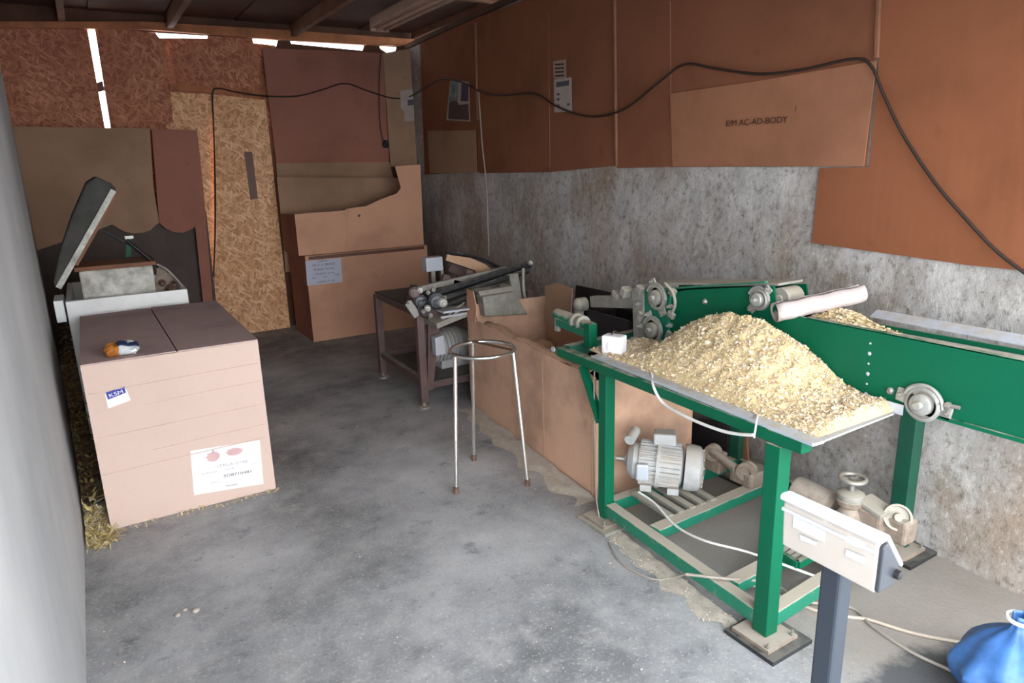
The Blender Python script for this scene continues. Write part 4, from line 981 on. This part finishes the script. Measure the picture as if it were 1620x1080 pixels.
# ================================================================ ELECTRIC MOTOR UNDER THE TABLE
def motor():
    r = empty('electric_motor', (2.12, 2.17, .12), 'dusty grey electric motor with cooling fins under the green machine', 'motor')
    A = Vector((1.985, 2.265, .245)); B = Vector((2.23, 2.02, .225)); d = (B-A).normalized(); L_ = (B-A).length; R_ = .098
    MB().lathe(A, d, [(.02, -.04), (.03, -.03), (.06, -.025), (.082, 0), (.082, .02), (R_*.93, .024), (R_*.93, L_*.62), (.080, L_*.64)], 32).build('stator_body', 'motor', r)
    _, a_, b_ = MB().frame(d)
    for k in range(28):
        q = 2*math.pi*k/28; v = a_*math.cos(q)+b_*math.sin(q)
        MB().bar(A+d*.03+v*(R_*.95), A+d*(L_*.60)+v*(R_*.95), .005, .022, up=v).build('cooling_fin', 'motor', r)
    MB().lathe(A+d*(L_*.66), d, [(.104, 0), (.106, .03), (.100, .065), (.080, .078), (.076, .070), (.03, .072), (.02, .085)], 32).build('fan_cover', 'motor', r)
    for k in range(14):
        q = 2*math.pi*k/14; v = a_*math.cos(q)+b_*math.sin(q)
        MB().bar(A+d*(L_*.66+.086)+v*.03, A+d*(L_*.66+.080)+v*.088, .012, .006, up=d).build('fan_vane', 'steel_dusty', r)
    MB().lathe(A+d*(L_*.3), d, [(R_+.012, 0), (R_+.012, .018)], 32).build('band', 'motor', r)
    c = A+d*(L_*.38)+Vector((.01, 0, R_+.03)); rot = Matrix.Rotation(math.atan2(d.y, d.x), 3, 'Z')
    MB().box(c, (.10, .08, .055), rot).build('terminal_box', 'motor', r, bevel=.008)
    c2 = A-d*.01+Vector((-.03, -.02, R_+.012)); MB().cyl(c2, c2+Vector((.07, .04, .02)), .024, 16).build('capacitor', 'motor', r)
    c3 = A+Vector((-.03, -.095, -.01)); MB().box(c3, (.055, .045, .08), rot).build('connection_box', 'galv', r, bevel=.008)
    for s in (.25, .75): MB().box(A+d*(L_*s*.7)+Vector((0, 0, -.092)), (.05, .17, .03), rot).build('foot', 'motor', r)
    MB().lathe(A+d*(-.03), -d, [(.012, 0), (.012, .05)], 12).build('shaft', 'steel', r)
motor()
# gear reducer beside the motor
def reducer():
    r = empty('belt_drive', (2.5, 2.05, .1), 'dusty brown belt drive with pulley behind the motor', 'machine part')
    A = at(1128, 715, x=2.42); B = at(1165, 742, x=2.40); C = at(1182, 745, x=2.42)
    MB().cyl(A, B, .022, 16).build('drive_shaft', 'gear', r)
    for c, rr in ((A, .04), (C, .045)):
        MB().lathe(c, (-1, -.5, .1), [(rr, -.02), (rr, -.008), (rr*.82, 0), (rr, .008), (rr, .02), (rr*.5, .022), (rr*.45, .01), (.01, .01)], 26).build('pulley', 'gear', r)
    MB().box((C.x+.03, C.y+.02, (C.z-.01+.12)/2), (.11, .13, C.z-.04-.08)).build('gear_case', 'gear', r, bevel=.012)
    MB().box((A.x+.02, A.y, (A.z+.11)/2), (.06, .10, A.z-.10)).build('bearing_stand', 'gear', r, bevel=.008)
reducer()
tag(MB().prism([at(*q, x=2.62) for q in ((1070, 660), (1150, 668), (1152, 745), (1075, 760))], (.02, 0, 0)).build('dark_board', 'blackwall'), 'black board standing behind the electric motor', 'board')
tag(MB().prism([at(*q, x=2.66) for q in ((1143, 680), (1180, 684), (1184, 745), (1146, 745))], (.015, 0, 0)).build('timber_offcut', 'wood_joist'), 'brown timber offcut standing behind the motor', 'timber')

# gearbox with handwheel at the right
def gearbox():
    r = empty('handwheel_gearbox', (2.36, 1.42, .13), 'dusty brown gearbox with steel handwheel under the right end', 'gearbox')
    W = at(1349, 757, x=2.28); X, Y, Z = W.x, W.y, W.z
    MB().lathe((X, Y, .20), UP, [(.05, 0), (.055, .05), (.040, .09), (.032, .11), (.045, .12), (.05, .14), (.02, .15)], 24).build('valve_body', 'gear', r)
    MB().lathe((X, Y, .33), UP, [(.042, 0), (.048, .02), (.048, .035), (.030, .045)], 24).build('collar', 'steel_dusty', r)
    MB().tube([(X+.043*math.cos(q), Y+.043*math.sin(q), Z) for q in [6.283*k/20 for k in range(20)]], .009, 10, closed=True, smooth=2).build('handwheel_rim', 'steel', r)
    for k in range(3):
        q = 2.094*k; MB().bar((X, Y, Z-.004), (X+.04*math.cos(q), Y+.04*math.sin(q), Z-.002), .010, .006).build('handwheel_spoke', 'steel_dusty', r)
    MB().cyl((X, Y, .36), (X, Y, Z+.004), .010, 12).build('stem', 'steel', r)
    # motor barrel on the left
    a_ = at(1262, 775, x=2.28); b_ = at(1312, 800, x=2.30)
    MB().lathe(a_, b_-a_, [(.03, -.02), (.055, -.012), (.06, 0), (.06, (b_-a_).length), (.04, (b_-a_).length+.02)], 24).build('motor_barrel', 'gear', r)
    MB().box((X+.01, Y+.01, .17), (.16, .16, .10)).build('gear_case', 'gear', r, bevel=.015)
    c = at(1385, 800, x=2.32); MB().box(c, (.09, .10, .016), Matrix.Rotation(rad(15), 3, 'X')).build('cover_plate', 'steel_dusty', r, bevel=.003)
    MB().box(c-Vector((0, 0, .06)), (.08, .09, .10)).build('gear_case', 'gear', r, bevel=.01)
    c = at(1420, 818, x=2.34)
    MB().lathe(c, (-.6, -.5, .35), [(.048, -.01), (.048, .008), (.040, .008), (.038, -.004), (.016, -.004), (.014, .02)], 26).build('pulley', 'steel_dusty', r)
    MB().box(c-Vector((-.02, 0, .05)), (.08, .09, .09)).build('bearing_block', 'gear', r, bevel=.01)
    MB().box((X+.06, Y-.02, .115), (.30, .26, .012)).build('mounting_plate', 'gear', r)
gearbox()

# ================================================================ SCALE INDICATOR ON POST (right foreground)
def scale():
    XB = 1.18
    r = empty('platform_scale', (1.25, .75, 0), 'weighing scale with cream display head on a blue-grey post, right foreground', 'scale')
    q = lambda px, py, x=XB: at(px, py, x=x)
    yL = q(1238, 778).y; yR = q(1398, 850).y; zT = q(1238, 778).z; zB = q(1246, 868).z
    py_ = (q(1262, 880).y+q(1340, 905).y)/2
    pxc = XB+.045; base = at(1324, 905, x=pxc)
    ang = rad(0)
    MB().bar((pxc, base.y, .0), (pxc, base.y, zB+.03), .046, .046, up=(0, 1, 0)).build('post', 'post', r, bevel=.006)
    MB().box((pxc, base.y, zB+.045), (.075, .10, .03)).build('neck_bracket', 'post_dark', r, bevel=.004)
    MB().box((pxc+.18, base.y, .05), (.42, .34, .10)).build('platform', 'post', r, bevel=.01)
    # head: back shell tapers upward, face slopes away to the right
    prof = [(XB+.004, zB), (XB, zB+.05), (XB-.003, zT-.022), (XB+.004, zT-.012), (XB+.018, zT-.014), (XB+.072, zB+.032), (XB+.060, zB+.006), (XB+.03, zB-.002)]
    hd = MB().prism([Vector((x_, yL-.006, z_)) for x_, z_ in prof], (0, -(yL-yR-.014), 0)).build('head_shell', 'cream', r, bevel=.004)
    rim = [(XB-.009, zT-.014), (XB-.008, zT-.003), (XB-.002, zT), (XB+.022, zT-.001), (XB+.084, zB+.040), (XB+.078, zB+.034), (XB+.018, zT-.012), (XB+.002, zT-.013)]
    MB().prism([Vector((x_, yL, z_)) for x_, z_ in rim], (0, -(yL-yR), 0)).build('head_rim', 'white', r, bevel=.003)
    face = [(XB+.022, zT-.002), (XB+.084, zB+.042)]
    MB().prism([Vector((face[0][0]+.001, yL-.01, face[0][1]-.004)), Vector((face[1][0]+.001, yL-.01, face[1][1]+.002)), Vector((face[1][0]+.001, yR+.01, face[1][1]+.002)), Vector((face[0][0]+.001, yR+.01, face[0][1]-.004))], Vector((.003, 0, .002))).build('display_panel', 'post_dark', r)
    endp = [(XB+.004, zB+.004), (XB+.004, zT-.026), (XB+.010, zT-.018), (XB+.018, zT-.016), (XB+.070, zB+.034), (XB+.056, zB+.008)]
    ec = MB().prism([Vector((x_, yR+.009, z_)) for x_, z_ in endp], (0, -.010, 0)).build('end_cover', 'post_dark', r, bevel=.003)
    MB().lathe(Vector((XB+.055, yR-.001, zB+.030)), (0, -1, 0), [(.010, 0), (.009, .010), (.004, .012)], 14).build('knob', 'black', ec)
    # raised lip at the bottom of the back shell and stickers
    MB().box((XB-.004, (yL+yR)/2, zT-.034), (.006, yL-yR-.01, .008)).build('shell_lip', 'white', r, bevel=.002)
    def st(pts, mat, nm): MB().prism([at(a_, b_, x=XB-.0035) for a_, b_ in pts], (.0012, 0, 0)).build(nm, mat, hd)
    st(((1255, 815), (1306, 840), (1304, 858), (1254, 833)), 'white', 'sticker')
    st(((1265, 845), (1292, 857), (1291, 864), (1266, 853)), 'white', 'sticker')
    st([(1352+19*math.cos(6.283*k/20), 857+7*math.sin(6.283*k/20)+7.5*math.cos(6.283*k/20)) for k in range(20)], 'white', 'sticker')
    st(((1338, 868), (1368, 881), (1367, 893), (1337, 879)), 'white', 'sticker')
scale()

# ================================================================ CABLES NEAR THE MACHINE
cable('power_lead', 'white cable looped along the front rail of the green machine', [at(1031, 592, z=.766), at(1034, 612, x=1.745), at(1050, 638, x=1.735), at(1090, 661, x=1.72), at(1135, 679, x=1.712), at(1165, 686, x=1.708), at(1192, 688, x=1.705)], .0055, 'cable_white')
cable('cable_tie', 'white cable tie around the front rail above the right leg', [at(1198, 655, z=.762), at(1197, 665, x=1.714), at(1193, 692, x=1.712)], .003, 'cable_white')
cable('thin_lead', 'thin pale wire running down the left front leg to the floor', [at(944, 565, x=1.80), at(940, 600, x=1.795), at(941, 700, x=1.79), at(943, 780, x=1.785), at(952, 835, x=1.76)-Vector((0, 0, 0)), at(968, 868, z=.006), at(985, 892, z=.006), at(1030, 915, z=.006), at(1062, 914, z=.006), at(1085, 908, z=.05)], .0035, 'cable_grey')
cable('motor_lead', 'pale cable from the motor across the lower cross members', [at(1010, 778, z=.15), at(1035, 795, z=.135), at(1070, 832, z=.11), at(1115, 855, z=.12), at(1180, 872, z=.125), at(1240, 893, z=.125), at(1300, 915, z=.09)], .005, 'cable_white')
cable('floor_cable', 'tan cable trailing over the floor behind the scale post to the right edge', [at(1190, 925, z=.05), at(1230, 940, z=.006), at(1290, 965, z=.007), at(1340, 975, z=.007), at(1375, 980, z=.007), at(1440, 1000, z=.007), at(1510, 1014, z=.007), at(1600, 1025, z=.007)], .006, 'cable_tan')
cable('floor_cable', 'grey cable crossing the floor diagonally below the tan one', [at(1085, 908, z=.11), at(1150, 915, z=.118), at(1220, 922, z=.07), at(1270, 950, z=.02), at(1345, 960, z=.007), at(1380, 990, z=.007), at(1440, 1030, z=.007), at(1500, 1058, z=.007), at(1560, 1085, z=.007)], .0055, 'cable_grey')

# blue sack at the right edge
def sack():
    c = Vector((2.12, .74, 0))
    r = empty('blue_sack', c, 'blue plastic sack standing at the right edge of the frame', 'sack')
    def fn(u, v):
        a_ = u*2*math.pi; z_ = v*.30; k = math.sin(min(1, v*1.02+.12)*math.pi*.86+.32)
        rr = .15*max(.15, k)*(1+.09*noise.noise(Vector((math.cos(a_)*2.5, math.sin(a_)*2.5, v*4)))+.05*math.sin(a_*9+v*5))
        return c+Vector((rr*math.cos(a_), rr*math.sin(a_), z_))
    MB().grid(fn, 48, 24).build('bag_body', 'blue', r, solid=.002)
    MB().tube([c+Vector((.035*math.cos(q), .035*math.sin(q), .285)) for q in [6.283*k/12 for k in range(12)]], .006, 6, closed=True).build('tie', 'cable_white', r)
sack()

# ================================================================ FLOUR, CRUMBS AND GRIT
def drift(name, label, path, wid, hgt, side):
    mb = MB(); P_ = [Vector(p) for p in path]
    def fn(u, v):
        k = u*(len(P_)-1); i = min(int(k), len(P_)-2); p = P_[i].lerp(P_[i+1], k-i); d = (P_[i+1]-P_[i]).normalized(); n = Vector((-d.y, d.x, 0))*side
        w_ = wid*(.55+.7*(noise.noise(Vector((u*9, side, 2)))+.5)); q = p+n*w_*v
        z_ = hgt*(1-v)**1.5*(.6+.8*(noise.noise(Vector((u*14, v*3, 5)))+.5)); q.z = max(.0012, z_*math.sin(min(1, u*12+.05)*1.57)*math.sin(min(1, (1-u)*12+.05)*1.57)+.0012); return q
    mb.grid(fn, 90, 8)
    for k in range(500):
        p = fn(random.random(), random.random()**.7); p = p+Vector((random.gauss(0, .012), random.gauss(0, .012), .001)); s_ = random.uniform(.002, .006)
        mb.cur = random.choice((0, 1)); a_ = random.uniform(0, 6.28); d = Vector((math.cos(a_), math.sin(a_), .2))*s_; e = Vector((-math.sin(a_), math.cos(a_), .3))*s_*.6
        p.z = max(p.z, .003); mb.add([p-d, p-e, p+d, p+e], [(0, 1, 2, 3)])
    tag(mb.build(name, ['flour', 'dough_lt'], rec=False), label, 'flour', kind='stuff')
drift('flour_drift', 'pale flour spilt along the foot of the stained carton', [(2.02, 3.93, 0), (1.985, 3.5, 0), (1.95, 3.1, 0), (1.915, 2.75, 0), (1.885, 2.42, 0)], .13, .02, -1)
drift('flour_drift', 'pale flour spilt on the floor along the lower front rail', [(1.80, 2.18, 0), (1.77, 1.8, 0), (1.735, 1.40, 0)], .09, .010, -1)
def crumbs():
    mb = MB()
    for k in range(1400):
        y = random.uniform(.9, 5.2); x = random.uniform(-.2, 1.85)
        if y > 3.35 and x < .7: continue
        s_ = random.uniform(.0012, .0038)*(2.2 if random.random() < .03 else 1); mb.cur = random.choice((0, 0, 1))
        c = Vector((x, y, s_*.3)); a_ = random.uniform(0, 6.28)
        vs = [c+Vector((math.cos(a_+q)*s_*random.uniform(.6, 1.2), math.sin(a_+q)*s_*random.uniform(.6, 1.2), 0)) for q in (0, 1.5, 3.1, 4.6)]+[c+Vector((0, 0, s_*.7))]
        mb.add(vs, [(0, 1, 4), (1, 2, 4), (2, 3, 4), (3, 0, 4)])
    tag(mb.build('floor_crumbs', ['paper_old', 'dough_old'], rec=False), 'pale crumbs and grit scattered over the dark floor', 'crumbs', kind='stuff')
crumbs()
for q, s_, lb in (((310, 967), .012, 'right'), ((293, 965), .008, 'middle'), ((281, 974), .009, 'left')):
    c = at(*q, z=0); mb = MB()
    mb.lathe(c, UP, [(s_*.9, 0), (s_*1.15, s_*.4), (s_*.8, s_*.9), (s_*.2, s_*1.1)], 9, sm=False)
    tag(mb.build('pebble', 'paper_old'), 'pale pebble on the floor, %s of the three below the pale carton' % lb, 'pebble', 'pebbles on the floor')
